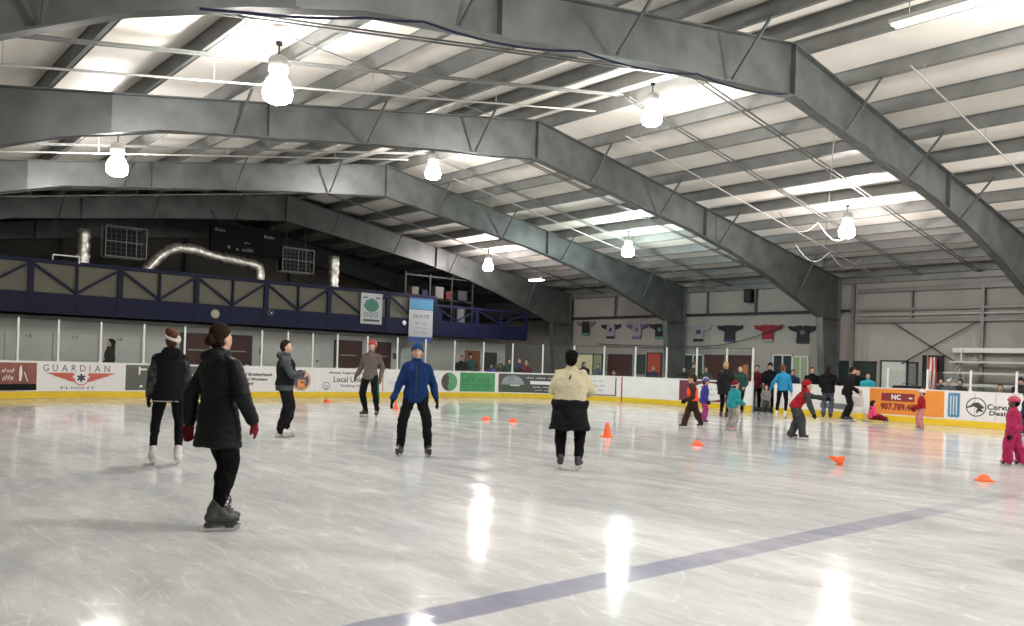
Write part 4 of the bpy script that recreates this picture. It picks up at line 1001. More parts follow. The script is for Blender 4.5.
    if hat:
        kind, m_ = hat[0], hat[1]; h = MB()
        if kind == 'beanie':
            h.ell(Hd(0, -.012, .708), (.092*s, .114*s, .122*s), HR, 24, 16, clip=(-.015*s, .30)); fuse(h, 'knit_hat', m_, t, vox*.7, 3)
            h2 = MB(); pts = [Hd(.0915*math.cos(a), -.012+.1135*math.sin(a), .708-.008+.30*.1135*math.sin(a)) for a in [2*PI*i/24 for i in range(25)]]
            h2.tube(pts, .009*s, 8); h2.build('hat_band', hat[2] if len(hat) > 2 else m_, t, True)
            if len(hat) > 3: MB().ell(Hd(*(hat[4] if len(hat) > 4 else (0, -.02, .835))), (.03*s, .03*s, .03*s), HR, 12, 8).build('pompom', hat[3], t, True)
        if kind == 'helmet':
            h.ell(Hd(0, -.008, .715), (.102*s, .128*s, .118*s), HR, 26, 18, clip=(-.018*s, .12)); fuse(h, 'helmet', m_, t, vox*.7, 2)
            h2 = MB(); 
            for a in (-.045, 0, .045): h2.tube([Hd(a, .105*math.cos(u)-.01, .722+.117*math.sin(u)*(1-abs(a)*3)) for u in [PI*(.08+.84*i/12) for i in range(13)]], .008*s, 6)
            h2.build('helmet_ridges', hat[2] if len(hat) > 2 else m_, t, True)
            h3 = MB(); h3.tube([Hd(sg*.085, .01, .70) for sg in (-1,)]+[Hd(-.05, .045, .60), Hd(0, .06, .572), Hd(.05, .045, .60), Hd(.085, .01, .70)], .007*s, 6); h3.build('chin_strap', ink, t, True)
        if kind == 'hood':
            h.ell(Hd(0, -.02, .69), (.098*s, .115*s, .135*s), HR, 22, 16, clip=None)
            o_ = fuse(h, 'hood', m_, t, vox*.8, 3)
        if kind == 'santa':
            h.ell(Hd(0, -.012, .722), (.087*s, .106*s, .105*s), HR, 24, 16, clip=(.01*s, .2)); h.ell(Hd(-.055, -.03, .80), (.045*s, .05*s, .05*s), HR)
            fuse(h, 'knit_hat', m_, t, vox*.7, 3)
            h2 = MB(); pts = [Hd(.09*math.cos(a), -.012+.11*math.sin(a), .715+.02*math.sin(a)-.02*math.cos(a)) for a in [2*PI*i/24 for i in range(25)]]
            h2.tube(pts, .022*s, 8); h2.ell(Hd(.07, -.06, .70), (.04*s, .045*s, .06*s), HR); fuse(h2, 'fur_band', hat[2], t, vox*.7, 2)
    # -------- upper garment
    if top:
        m_ = top['m']; j = MB(); g = top.get('g', .022)/tk; L = top.get('len', .10); fl = top.get('flare', 1.0)
        hx, hy = (.165*wx+g)*1., (.115*wx+g)
        lst = [(-L, hx*fl, hy*fl*(1.0 if fl < 1.1 else 1.05)), (-L*.5, hx*(.5+.5*fl)*1.0, hy*(.5+.5*fl)), (0, hx, hy), (.12, (.142*wx+g), (.10*wx+g)), (.28, (.16*wx+g), (.11*wx+g)), (.39, (.172*(.5+.5*wx)+g), (.105*(.6+.4*wx)+g)), (.465, .12+g, .078+g), (.515, .072+g*.5, .068+g*.5)]
        ring_(j, lst, 24)
        gr = top.get('g', .022); cuff = top.get('cuff', .0)
        sm = top.get('sleeve_mat'); js = MB() if sm else j
        for i in (0, 1):
            if top.get('short'): we = sh[i].lerp(E_[i], .55); limb(js, sh[i], we, (.052*q*aw+gr), (.048*q*aw+gr)); 
            else:
                limb(js, sh[i], E_[i], (.048*q*aw+gr*.85), (.042*q*aw+gr*.75)); we = W_[i]-(W_[i]-E_[i]).normalized()*.012
                limb(js, E_[i], we, (.042*q*aw+gr*.9), (.032*q+gr*.75+cuff))
            limb(j, T((i*2-1)*.05, 0, .455), sh[i], .055*q+gr*.8, .048*q+gr*.85)
        if top.get('collar', True): j.tube([T(0, -.005, .50), T(0, .0, .575)], [(.075*q+gr*.4), (.066*q+gr*.4)], 16)
        if top.get('hood'): j.ell(T(0, -.115, .515), (.125*q, .07*q, .075*q), RT); j.ell(T(0, -.06, .55), (.105*q, .06*q, .05*q), RT)
        dsp = quilt(top['quilt'], top.get('per', .075), seed) if top.get('quilt') else mottle(top.get('wr', .016), 6.5, seed)
        fuse(j, top.get('n', 'jacket'), m_, t, vox, 5, dsp)
        if sm: fuse(js, 'sleeves', sm, t, vox, 4, mottle(.012, 7, seed))
        if top.get('vest'):
            v = MB(); ring_(v, [(-.02, .165*wx+g+.018, .115*wx+g+.018), (.12, .142*wx+g+.018, .10*wx+g+.018), (.28, .16*wx+g+.018, .11*wx+g+.018), (.38, .15*wx+g+.012, .105*wx+g+.018), (.46, .11+g, .08+g+.012)], 24); fuse(v, 'vest', top['vest'], t, vox, 3, mottle(.01, 7, seed))
        if top.get('zip'):
            z = MB(); z.tube([T(0, .115*wx+g+.012 if False else (.105*wx+g)+.006, c) for c in (.0, .12, .28, .38)]+[T(0, .075+g, .50)], .006, 6); z.build('zip', top['zip'], t)
    # -------- lower garments
    if legs:
        m_ = legs['m']; l = MB(); gl_ = legs.get('g', .012); lz = legs.get('loose', 0.)
        ring_(l, [(-.10, .10*wx, .085*wx), (-.05, (.155*wx+gl_), (.112*wx+gl_)), (.03, (.155*wx+gl_), (.108*wx+gl_)), (.10, (.135*wx+gl_), (.092*wx+gl_))], 22)
        for i in (0, 1):
            an = A_[i].lerp(K_[i], legs.get('end', .10)); kk = K_[i]
            limb(l, hj[i], kk, (.082*q*aw+gl_+lz*.3), (.054*q*aw+gl_+lz*.8)); limb(l, kk, an, (.054*q*aw+gl_+lz*.8), (.036*q+gl_+lz))
            l.ell(kk.lerp(A_[i], .30)+Vector((0, -.012, 0)), (.05*q*aw+gl_+lz*.7, .055*q*aw+gl_+lz*.7, .11*q))
        fuse(l, legs.get('n', 'trousers'), m_, t, vox*.9, 4, mottle(legs.get('wr', .012 if not lz else .022), 7, seed))
        if legs.get('stripe'):
            for i in (0, 1):
                st_ = MB(); sx = (-1 if i == 0 else 1); o_ = Vector((sx*(.062*q*aw+gl_+lz*.5), 0, 0))
                st_.tube([hj[i]+Vector((sx*(.095*q+gl_), 0, -.05)), hj[i].lerp(K_[i], .5)+Vector((sx*(.066*q+gl_+lz*.5), 0, 0)), K_[i]+o_, K_[i].lerp(A_[i], .6)+Vector((sx*(.045*q+gl_+lz), 0, 0))], [.028, .034, .03, .02], 8); st_.build('side_stripe', legs['stripe'], t, True)
        if legs.get('skirt'):
            S = MB(); sl = legs.get('slen', .42); fl = legs.get('sfl', 1.45)
            ring_(S, [(-sl, .16*wx*fl, .13*wx*fl), (-sl*.6, .158*wx*(1+(fl-1)*.7), .125*wx*(1+(fl-1)*.7)), (-sl*.2, .165*wx+.02, .118*wx+.035), (.02, .16*wx+.060, .112*wx+.062), (.07, .148*wx+.058, .105*wx+.060)], 30)
            fuse(S, 'skirt', legs['skirt'], t, vox, 3, mottle(.018, 6, seed))
    # -------- gloves
    if glove:
        for i in (0, 1):
            gm = MB(); hand(gm, W_[i], HD[i][0], HD[i][1], q, 1.28, (1 if i == 0 else -1), curl); limb(gm, W_[i]-HD[i][0]*.035, W_[i]+HD[i][0]*.01, .036*q, .034*q)
            fuse(gm, 'glove', glove, t, max(.0055, vox*.6), 2)
    # -------- boots with blades
    if boots:
        for i in (0, 1):
            f = feet[i]; hd = math.radians(f[2]); Rf = Matrix.Rotation(hd, 3, 'Z') @ Matrix.Rotation(math.radians(pitchfeet[i]), 3, 'X')
            base = Vector((A_[i].x, A_[i].y, A_[i].z-.095*q-lift)); k = q*boots.get('s', 1.)
            if pitchfeet[i]: base += Vector((0, 0, abs(math.sin(math.radians(pitchfeet[i])))*.12*q))
            P = lambda a, b_, c: base + Rf @ Vector((a*k, b_*k, c*k+(lift if c >= 0 else 0)))
            bm_ = MB(); bm_.ell(P(0, .062, .038), (.046*k, .118*k, .042*k), Rf, 16, 10); bm_.ell(P(0, -.035, .045), (.042*k, .06*k, .05*k), Rf, 14, 10)
            top_ = A_[i].lerp(K_[i], .17)
            bm_.tube([P(0, -.03, .05), P(0, -.03, .10), top_], [.048*k, .05*k, .056*k], 16); bm_.ell(P(0, .045, .075), (.038*k, .075*k, .045*k), Rf @ Matrix.Rotation(math.radians(-28), 3, 'X'), 14, 10)
            bo = fuse(bm_, 'skate' if lift > .03 else 'shoe', boots['m'], t, vox*.75, 2)
            if lift > .03:
                h_ = MB(); Z = lambda a, b_, z: base + Rf @ Vector((a*k, b_*k, z))
                h_.loft([[Z(x, y, z) for (x, y) in ((-.03, .165), (.03, .165), (.036, .08), (.026, -.02), (.034, -.085), (-.034, -.085), (-.026, -.02), (-.036, .08))] for z in (lift+.006, lift-.008)])
                for yy, ww in ((.10, .05), (-.055, .04)):
                    h_.loft([[Z(x*a_, yy+y*b2, z) for (x, y) in ((-1, -1), (1, -1), (1, 1), (-1, 1))] for z, a_, b2 in ((lift-.006, .022, ww), (lift*.42, .006, ww*.55))])
                h_.build('blade_holder', boots.get('hm', M['blade_steel']), bo)
                bl = MB(); pr = [(.175, lift*.25), (.182, lift*.5), (.165, lift*.62), (.13, lift*.45), (-.03, lift*.45), (-.09, lift*.5), (-.112, lift*.42), (-.108, .008), (-.09, .002), (.15, .002)]
                poly_prism(bl, pr, lambda a, z, tt: Z(tt-.0025, a, z), .005); bl.build('blade', blade, bo)
                if boots.get('laces'):
                    la = MB()
                    for n_ in range(6):
                        y_, z_ = .105-.018*n_, .085+.022*n_
                        la.tube([P(-.022, y_, z_-.006), P(0, y_+.014, z_+.006), P(.022, y_, z_-.006)], .004*k, 6); la.tube([P(-.02, y_, z_-.004), P(.02, y_-.016, z_+.018)], .0035*k, 6)
                    c_ = P(0, .045, .215); 
                    for sg in (-1, 1):
                        la.tube([c_, c_+Rf @ Vector((sg*.03, .02, .02)), c_+Rf @ Vector((sg*.055, .03, -.01)), c_+Rf @ Vector((sg*.02, .02, -.012)), c_], .004*k, 6); la.tube([c_, c_+Rf @ Vector((sg*.035, .05, -.03)), c_+Rf @ Vector((sg*.05, .055, -.075))], .0035*k, 6)
                    la.build('laces', boots['laces'], bo)
    if extra: extra(t, T, Hd, HR, W_, A_, K_, q, E_, hip)
    return t
def bake_all():
    for o, v, s, d in BAKE:
        r = o.modifiers.new('fuse', 'REMESH'); r.mode = 'VOXEL'; r.voxel_size = v; r.use_smooth_shade = True
        if s: m_ = o.modifiers.new('relax', 'SMOOTH'); m_.iterations = s; m_.factor = .5
    dg = bpy.context.evaluated_depsgraph_get()
    new = [bpy.data.meshes.new_from_object(o.evaluated_get(dg)) for o, *_ in BAKE]
    for (o, v, s, d), me in zip(BAKE, new):
        o.modifiers.clear(); old = o.data; mat_ = old.materials[0]; o.data = me
        if not me.materials: me.materials.append(mat_)
        if d:
            ns = [vn.vector.copy() for vn in me.vertex_normals]
            for vert, n in zip(me.vertices, ns): vert.co += d(vert.co, n)
        me.polygons.foreach_set('use_smooth', [True]*len(me.polygons)); me.update()
        nm = o.name.split('.')[0]; me.name = nm; bpy.data.meshes.remove(old)
# ---------------------------------------------------------------- fabrics
c_black = cloth('black_cloth', (.012, .012, .014)); c_puffy = cloth('black_puffy', (.014, .017, .018), rough=.5, bump=.15); c_leg = cloth('black_leggings', (.008, .008, .009))
c_blue = cloth('blue_fleece', (.008, .028, .105)); c_cream = cloth('cream_knit', (.58, .53, .36), bump=.6, bscale=120); c_grey = cloth('charcoal_hoodie', (.06, .065, .072)); c_vest = cloth('black_vest', (.015, .015, .017))
c_knit = cloth('grey_brown_knit', (.14, .115, .10), mott=.3, mscale=40, bump=.8, bscale=90); c_plaid = cloth('plaid_sleeve', (.035, .035, .038), mott=.95, mscale=14)
c_redg = cloth('dark_red_wool', (.16, .012, .02)); c_teal = cloth('teal_jacket', (.02, .24, .27), rough=.55); c_teal2 = cloth('turquoise_jacket', (.03, .30, .36)); c_lgrey = cloth('light_grey_trousers', (.32, .31, .28)); c_sky = cloth('sky_blue_sweater', (.025, .20, .38))
c_red = cloth('red_jacket', (.27, .012, .02)); c_dgrey = cloth('dark_grey_trousers', (.045, .05, .052)); c_jeans = cloth('blue_grey_jeans', (.07, .09, .12)); c_pink = cloth('hot_pink', (.75, .07, .20)); c_mag = cloth('magenta_snowsuit', (.34, .02, .085), rough=.6); c_lpink = cloth('pale_pink', (.48, .20, .20)); c_orange = cloth('orange_vest', (.95, .10, .02)); c_brown = cloth('dark_brown', (.035, .022, .016)); c_purple = cloth('blue_purple', (.04, .04, .22)); c_olive = cloth('olive_glove', (.09, .10, .06)); c_green = cloth('green_stripe', (.015, .11, .06)); c_camo = cloth('camouflage', (.06, .06, .035), mott=.6, mscale=9); c_mar = cloth('maroon_jacket', (.10, .015, .02)); c_white = cloth('white_fluffy', (.6, .58, .54)); c_navyc = cloth('navy_coat', (.02, .03, .07)); c_dgreen = cloth('dark_green_coat', (.02, .06, .05)); c_tan = cloth('tan_coat', (.25, .17, .11))
c_hatbr = cloth('brown_red_knit', (.10, .032, .02), mott=.3, mscale=40); c_bluehat = cloth('blue_hat', (.012, .045, .15))
b_grey = mat('boot_grey', (.04, .046, .042), .5, mott=.25, mscale=18); b_white = mat('boot_white', (.62, .61, .58), .45); b_black = mat('boot_black', (.02, .02, .022), .45); b_pink = mat('boot_pinkish', (.62, .38, .36), .5)
h_dark = mat('hair_dark', (.02, .011, .007), .8, spec=.1, bump=.5, bscale=50); h_brown = mat('hair_brown', (.06, .03, .014), .8, spec=.15, bump=.5, bscale=50); h_blond = mat('hair_blond', (.36, .22, .10), .55, bump=.5, bscale=50); h_aub = mat('hair_auburn', (.16, .045, .02), .8, spec=.15, bump=.5, bscale=50); h_black = mat('hair_black', (.004, .0035, .0035), .8, spec=.08, bump=.5, bscale=50)
hel_red = mat('helmet_red', (.42, .03, .03), .3, coat=.3); hel_w = mat('helmet_white', (.7, .68, .68), .3); hel_pink = mat('helmet_pink', (.42, .03, .09), .35); hel_navy = mat('helmet_navy', (.05, .05, .16), .35); laceM = mat('lace_dark', (.03, .03, .03), .7)
# ---------------------------------------------------------------- the skaters
SKB = dict(m=b_black)
# woman in the long quilted coat
person(gnd(215, 529.5), 44, 1.66, 'person in a long black quilted coat and dark red gloves gliding nearest the camera', female=True, wide=1.0,
       feet=[(-.02, .05, -44), (.07, -.06, -50)], drop=.015, lean=1, head=(-6, 0, 0), hands=[(-.29, -.05, .84), (.29, .10, .88)], elbow=[(-.6, -.6, 0), (.6, -.8, 0)], shw=.9,
       top=dict(m=c_puffy, g=.032, len=.27, flare=1.14, quilt=.008, per=.062, hood=True, n='long_coat'), legs=dict(m=c_leg, n='leggings', g=.012, end=.12), hair=(h_dark, 'bun'), glove=c_redg,
       boots=dict(m=b_grey, laces=laceM, s=1.08, hm=b_grey), vox=.010)
# woman in the puffy vest seen from behind
def fur_hem(t, T, Hd, HR, W_, A_, K_, q, E_, hip):
    mb = MB(); mb.tube([T(.205*math.cos(a), .15*math.sin(a), -.13) for a in [2*PI*i/30 for i in range(31)]], .008, 6); mb.build('pale_hem', pipem, t, True)
person(gnd(167, 464.5), -4, 1.69, 'person seen from behind in a black hooded vest with plaid sleeves and white skates', female=True, wide=1.05,
       feet=[(-.18, 0, 10), (.13, -.02, -16)], head=(-5, 0, 6), hands=[(-.24, .10, .84), (.26, .08, .82)], shw=.92,
       top=dict(m=c_black, g=.034, len=.15, flare=1.04, hood=True, n='hooded_vest', sleeve_mat=c_plaid), legs=dict(m=c_leg, n='leggings', g=.010, end=.12), hair=(h_brown, 'short'), hat=('santa', c_hatbr, c_white), glove=c_black,
       boots=dict(m=b_white, s=1.0, hm=b_white), vox=.010, extra=fur_hem)
# man in the charcoal hoodie
def vest_grey(t, T, Hd, HR, W_, A_, K_, q, E_, hip): pass
person(gnd(283, 437.5), 97, 1.70, 'person with short dark hair and charcoal hoodie holding both hands before the chest', wide=1.12,
       feet=[(-.10, .02, 4), (.10, -.03, -8)], lean=2, head=(0, -2, 0), hands=[(-.03, .30, 1.13), (.05, .32, 1.10)], elbow=[(-1, -.6, -.6), (1, -.6, -.6)],
       top=dict(m=c_grey, g=.028, len=.12, hood=True, n='hoodie', vest=c_vest), legs=dict(m=c_black, loose=.028, end=-.06), hair=(h_dark, 'short'), boots=dict(m=b_white, hm=b_white), vox=.012)
# skater with the red helmet
person(gnd(369, 417.3), 205, 1.88, 'person in a red helmet and grey-brown knit sweater with green striped trousers', wide=.95,
       feet=[(.10, .0, -22), (-.20, .02, 18)][::-1], lean=-4, head=(8, -14, 0), hands=[(-.25, -.02, .86), (.31, .08, .90)], 
       top=dict(m=c_knit, g=.024, len=.10, n='sweater'), legs=dict(m=c_black, loose=.012, stripe=c_green, end=.08), hair=(h_brown, 'short'), hat=('helmet', hel_red, M['matte_black']), glove=c_olive, boots=dict(m=b_black, hm=b_white), vox=.013)
# man in blue
person(gnd(414, 456.5), 182, 1.67, 'person in a royal blue pullover and blue knit hat standing with feet apart facing us', wide=1.08, shw=.86,
       feet=[(-.21, 0, 16), (.22, .0, -18)], head=(0, -2, 0), hands=[(-.32, .02, .85), (.35, .08, .82)], 
       top=dict(m=c_blue, g=.026, len=.13, n='pullover', zip=ink), legs=dict(m=c_black, loose=.016, end=.05), hair=(h_brown, 'short'), hat=('beanie', c_bluehat, c_bluehat), glove=c_black, boots=dict(m=b_black, hm=b_black), vox=.012)
# woman in cream
def back_mark(t, T, Hd, HR, W_, A_, K_, q, E_, hip):
    mb = MB(); mb.box(T(.0, -.182, .40), (.02, .012, .06), rotm(0, 0, 12)); mb.build('back_tag', ink, t)
person(gnd(568, 470), 4, 1.63, 'person in a cream sweater and flared black skirt seen from behind with folded arms', female=True, wide=1.42, shw=.76,
       feet=[(-.12, .0, 12), (.15, -.02, -14)], head=(0, 4, 0), hands=[(-.10, .27, 1.02), (.12, .27, 1.05)], elbow=[(-1.3, -.1, -.9), (1.3, -.1, -.9)],
       top=dict(m=c_cream, g=.035, len=.0, n='sweater', wr=.02), legs=dict(m=c_leg, n='leggings', g=.028, skirt=c_black, slen=.38, sfl=1.36, end=.10), hair=(h_black, 'curly'), boots=dict(m=b_black, hm=b_white), vox=.012, extra=back_mark)
# child in the orange vest
person(gnd(692, 430.5), 262, 1.33, 'small person in a bright orange vest over dark brown clothes striding left', child=True, wide=1.15,
       feet=[(.12, -.30, 40), (-.05, .26, 0)][::1], lean=5, head=(0, 0, 0), hands=[(-.25, .25, .85), (.25, .2, .85)], 
       top=dict(m=c_brown, g=.03, len=.14, vest=c_orange, n='jacket'), legs=dict(m=c_brown, loose=.03, end=.0), hair=(h_dark, 'short'), hat=('beanie', c_brown, c_brown), glove=c_black, boots=dict(m=b_black), vox=.013, eyes=False)
person(gnd(703, 424.5), 75, 1.22, 'small person in a navy helmet and blue-purple jacket behind the orange vest', child=True, wide=1.1,
       feet=[(-.08, .05, 0), (.08, -.05, -8)], lean=6, head=(0, 0, 0), hands=[(-.22, .2, .8), (.25, .08, .80)],
       top=dict(m=c_purple, g=.03, len=.14, n='jacket'), legs=dict(m=cloth('berry_trousers', (.30, .04, .18)), loose=.03, end=.0), hair=(h_brown, 'short'), hat=('helmet', hel_navy, hel_w), glove=c_black, boots=dict(m=b_black), vox=.014, eyes=False)
person(gnd(731, 431), 55, 1.24, 'small person in a teal jacket, white striped hat and pale trousers leaning forward', child=True, wide=1.2,
       feet=[(-.20, .02, 6), (.10, -.04, -10)], lean=14, head=(0, -6, 0), drop=.05, hands=[(-.22, .36, .80), (.25, .30, .84)],
       top=dict(m=c_teal, g=.035, len=.12, hood=True, n='jacket'), legs=dict(m=c_lgrey, loose=.028, end=.02), hair=(h_brown, 'short'), hat=('beanie', c_redg, c_white), boots=dict(m=b_pink, hm=b_pink), vox=.013, eyes=False)
def satchel(t, T, Hd, HR, W_, A_, K_, q, E_, hip):
    pass
person(gnd(724, 419.5), 20, 1.68, 'tall person in a black down coat with fair hair behind the teal jacket', female=True, wide=1.2,
       feet=[(-.10, 0, 6), (.08, -.02, -10)], lean=4, hands=[(-.26, .2, .84), (.25, .2, .9)],
       top=dict(m=c_puffy, g=.035, len=.22, quilt=.010, n='down_coat'), legs=dict(m=c_leg, g=.01), hair=(h_blond, 'short'), boots=dict(m=b_black), vox=.015, eyes=False)
person(gnd(739, 414.5), 200, 1.60, 'person in a dark green jacket beside the fair-haired black coat', wide=1.0,
       feet=[(-.10, 0, 6), (.08, -.02, -10)], hands=[(-.24, .2, .94), (.24, .2, .94)],
       top=dict(m=c_dgreen, g=.03, len=.14, n='jacket'), legs=dict(m=c_black, loose=.01), hair=(h_brown, 'short'), boots=dict(m=b_black), vox=.016, eyes=False)
person(gnd(781, 418.5), 10, 1.66, 'person with auburn hair in a sky blue sweater and white skates seen from behind', female=True, wide=1.0,
       feet=[(-.15, 0, 8), (.12, -.0, -10)], lean=6, sway=.02, head=(0, 4, -6), hands=[(-.38, .10, .90), (.30, .02, .82)],
       top=dict(m=c_sky, g=.028, len=.06, n='sweater'), legs=dict(m=c_leg, n='leggings', g=.008), hair=(h_aub, 'short'), boots=dict(m=b_white, hm=b_white), vox=.014, eyes=False)
person(gnd(765.5, 413.5), 180, .95, 'toddler sized person in grey beside the hand of the sky blue sweater', child=True, wide=1.2,
       feet=[(-.09, 0, 6), (.09, 0, -6)], hands=[(-.2, .05, .8), (.25, .0, .9)],
       top=dict(m=cloth('soft_grey', (.22, .20, .20)), g=.03, len=.14, n='jacket'), legs=dict(m=c_dgrey, loose=.02), hair=(h_brown, 'short'), hat=('beanie', c_lpink, c_lpink), boots=dict(m=b_black), vox=.014, eyes=False)
person(gnd(797, 440), 82, 1.40, 'person in a red hooded jacket and grey snow trousers bending forward with one arm out', child=True, wide=1.2,
       pelvis=(0, -.06, .74), feet=[(-.10, -.14, 4), (.06, .12, -6)], lean=38, head=(0, -22, 0), hands=[(-.10, .95, 1.02), (.16, .42, .55)], elbow=[(-.6, .2, -1), (.6, -1, -.2)],
       top=dict(m=c_red, g=.03, len=.05, n='jacket', sleeve_mat=c_dgrey, hood=True), legs=dict(m=c_dgrey, loose=.040, end=-.05), hair=(h_dark, 'short'), hat=('beanie', c_red, c_redg), glove=c_black, boots=dict(m=b_black), vox=.012, eyes=False)
person(gnd(827, 419.5), 5, 1.68, 'person in a black jacket and blue-grey jeans standing against the boards', wide=1.12,
       feet=[(-.12, 0, 6), (.10, -.02, -8)], hands=[(-.2, .28, 1.0), (.34, .14, 1.12)],
       top=dict(m=c_black, g=.035, len=.10, hood=True, n='jacket'), legs=dict(m=c_jeans, loose=.02, end=.02), hair=(h_dark, 'short'), boots=dict(m=b_black), vox=.015, eyes=False)
def white_bag(t, T, Hd, HR, W_, A_, K_, q, E_, hip): pass
person(gnd(846, 421.5), 80, 1.72, 'person in a black jacket and dark trousers reaching down with bare hands', wide=1.1,
       feet=[(-.12, .05, 6), (.10, -.10, -8)], lean=14, drop=.05, head=(0, 12, 0), hands=[(-.12, .34, .92), (.16, .30, .86)],
       top=dict(m=c_vest, g=.03, len=.12, n='jacket'), legs=dict(m=c_black, loose=.02, end=.0), hair=(h_dark, 'short'), boots=dict(m=b_black), vox=.014, eyes=False)
X_, Y_ = gnd(859, 421.5)
mb = MB(); 
for s_ in (-1, 1):
    mb.tube([(s_*.22, -.18, .03), (s_*.2, .0, .06), (s_*.18, .16, .70), (s_*.18, .2, .86)], .02, 8); mb.tube([(s_*.22, -.25, .02), (s_*.22, .25, .02)], .022, 8)
mb.tube([(-.18, .2, .86), (0, .22, .88), (.18, .2, .86)], .022, 8); mb.tube([(-.2, .05, .30), (.2, .05, .30)], .016, 8)
t = empty('skating_aid', (X_, Y_, 0), -.6, 'white skating aid frame held by the bending person in black', 'skating aid'); mb.build('tube_frame', b_white, t, True)
mb = MB(); mb.loft([[Vector((x, .17-.012*i+.0*(1 if x > 0 else 0), .45+.11*i)) for x in (-.18, .18)]+[Vector((x, .155-.012*i, .45+.11*i)) for x in (.18, -.18)] for i in range(4)]); mb.build('panel', b_white, t)
# child in pink sitting on the ice
person(gnd(873, 422.5), 75, 1.10, 'small person in a hot pink jacket sitting on the ice by the orange panel', child=True, wide=1.15,
       pelvis=(0, -.05, .17), lean=8, feet=[(-.16, .42, 30, 0.02), (.12, .30, -40, 0.02)], hands=[(-.2, .28, .30), (.22, .26, .30)], lift=.05,
       top=dict(m=c_pink, g=.035, len=.05, hood=True, n='jacket'), legs=dict(m=c_redg, loose=.03, end=.0), hair=(h_dark, 'long'), boots=dict(m=b_black), vox=.013, eyes=False)
person(gnd(921, 430.5), 262, 1.10, 'small person in a pale helmet, red jacket and pale pink trousers facing left', child=True, wide=1.2,
       feet=[(-.10, .0, 10), (.10, .04, -12)], lean=2, hands=[(-.16, .26, .80), (.18, .28, .86)],
       top=dict(m=c_red, g=.028, len=.02, n='jacket'), legs=dict(m=c_lpink, loose=.038, end=-.04), hair=(h_brown, 'short'), hat=('helmet', hel_w, hel_red), glove=c_redg, boots=dict(m=cloth('grey_boot', (.12, .12, .14))), vox=.012, eyes=False)
def reflect(t, T, Hd, HR, W_, A_, K_, q, E_, hip): pass
person(gnd(1013, 466), 268, 1.16, 'person in a magenta snowsuit and striped pink helmet walking left at the right edge', child=True, wide=1.2,
       feet=[(-.10, .12, 6), (.12, -.18, -4)], lean=3, head=(0, 2, 0), hands=[(-.26, .10, .72), (.26, .12, .74)], sk=skin2,
       top=dict(m=c_mag, g=.040, len=.08, n='jacket', quilt=.008, per=.09), legs=dict(m=c_mag, loose=.045, end=-.04), hair=(h_black, 'short'), hat=('helmet', hel_pink, hel_w), glove=c_black, boots=dict(m=b_pink, hm=b_black), vox=.010)
person(gnd(1025, 436), 255, 1.12, 'person in a navy jacket half cut off at the right picture edge', child=True, wide=1.1,
       feet=[(-.10, .05, 6), (.10, -.05, -4)], hands=[(-.22, .10, .76), (.22, .12, .76)],
       top=dict(m=c_navyc, g=.03, len=.1, n='jacket'), legs=dict(m=c_dgrey, loose=.03), hair=(h_dark, 'short'), hat=('helmet', hel_navy, hel_navy), glove=c_black, boots=dict(m=b_black), vox=.014, eyes=False)
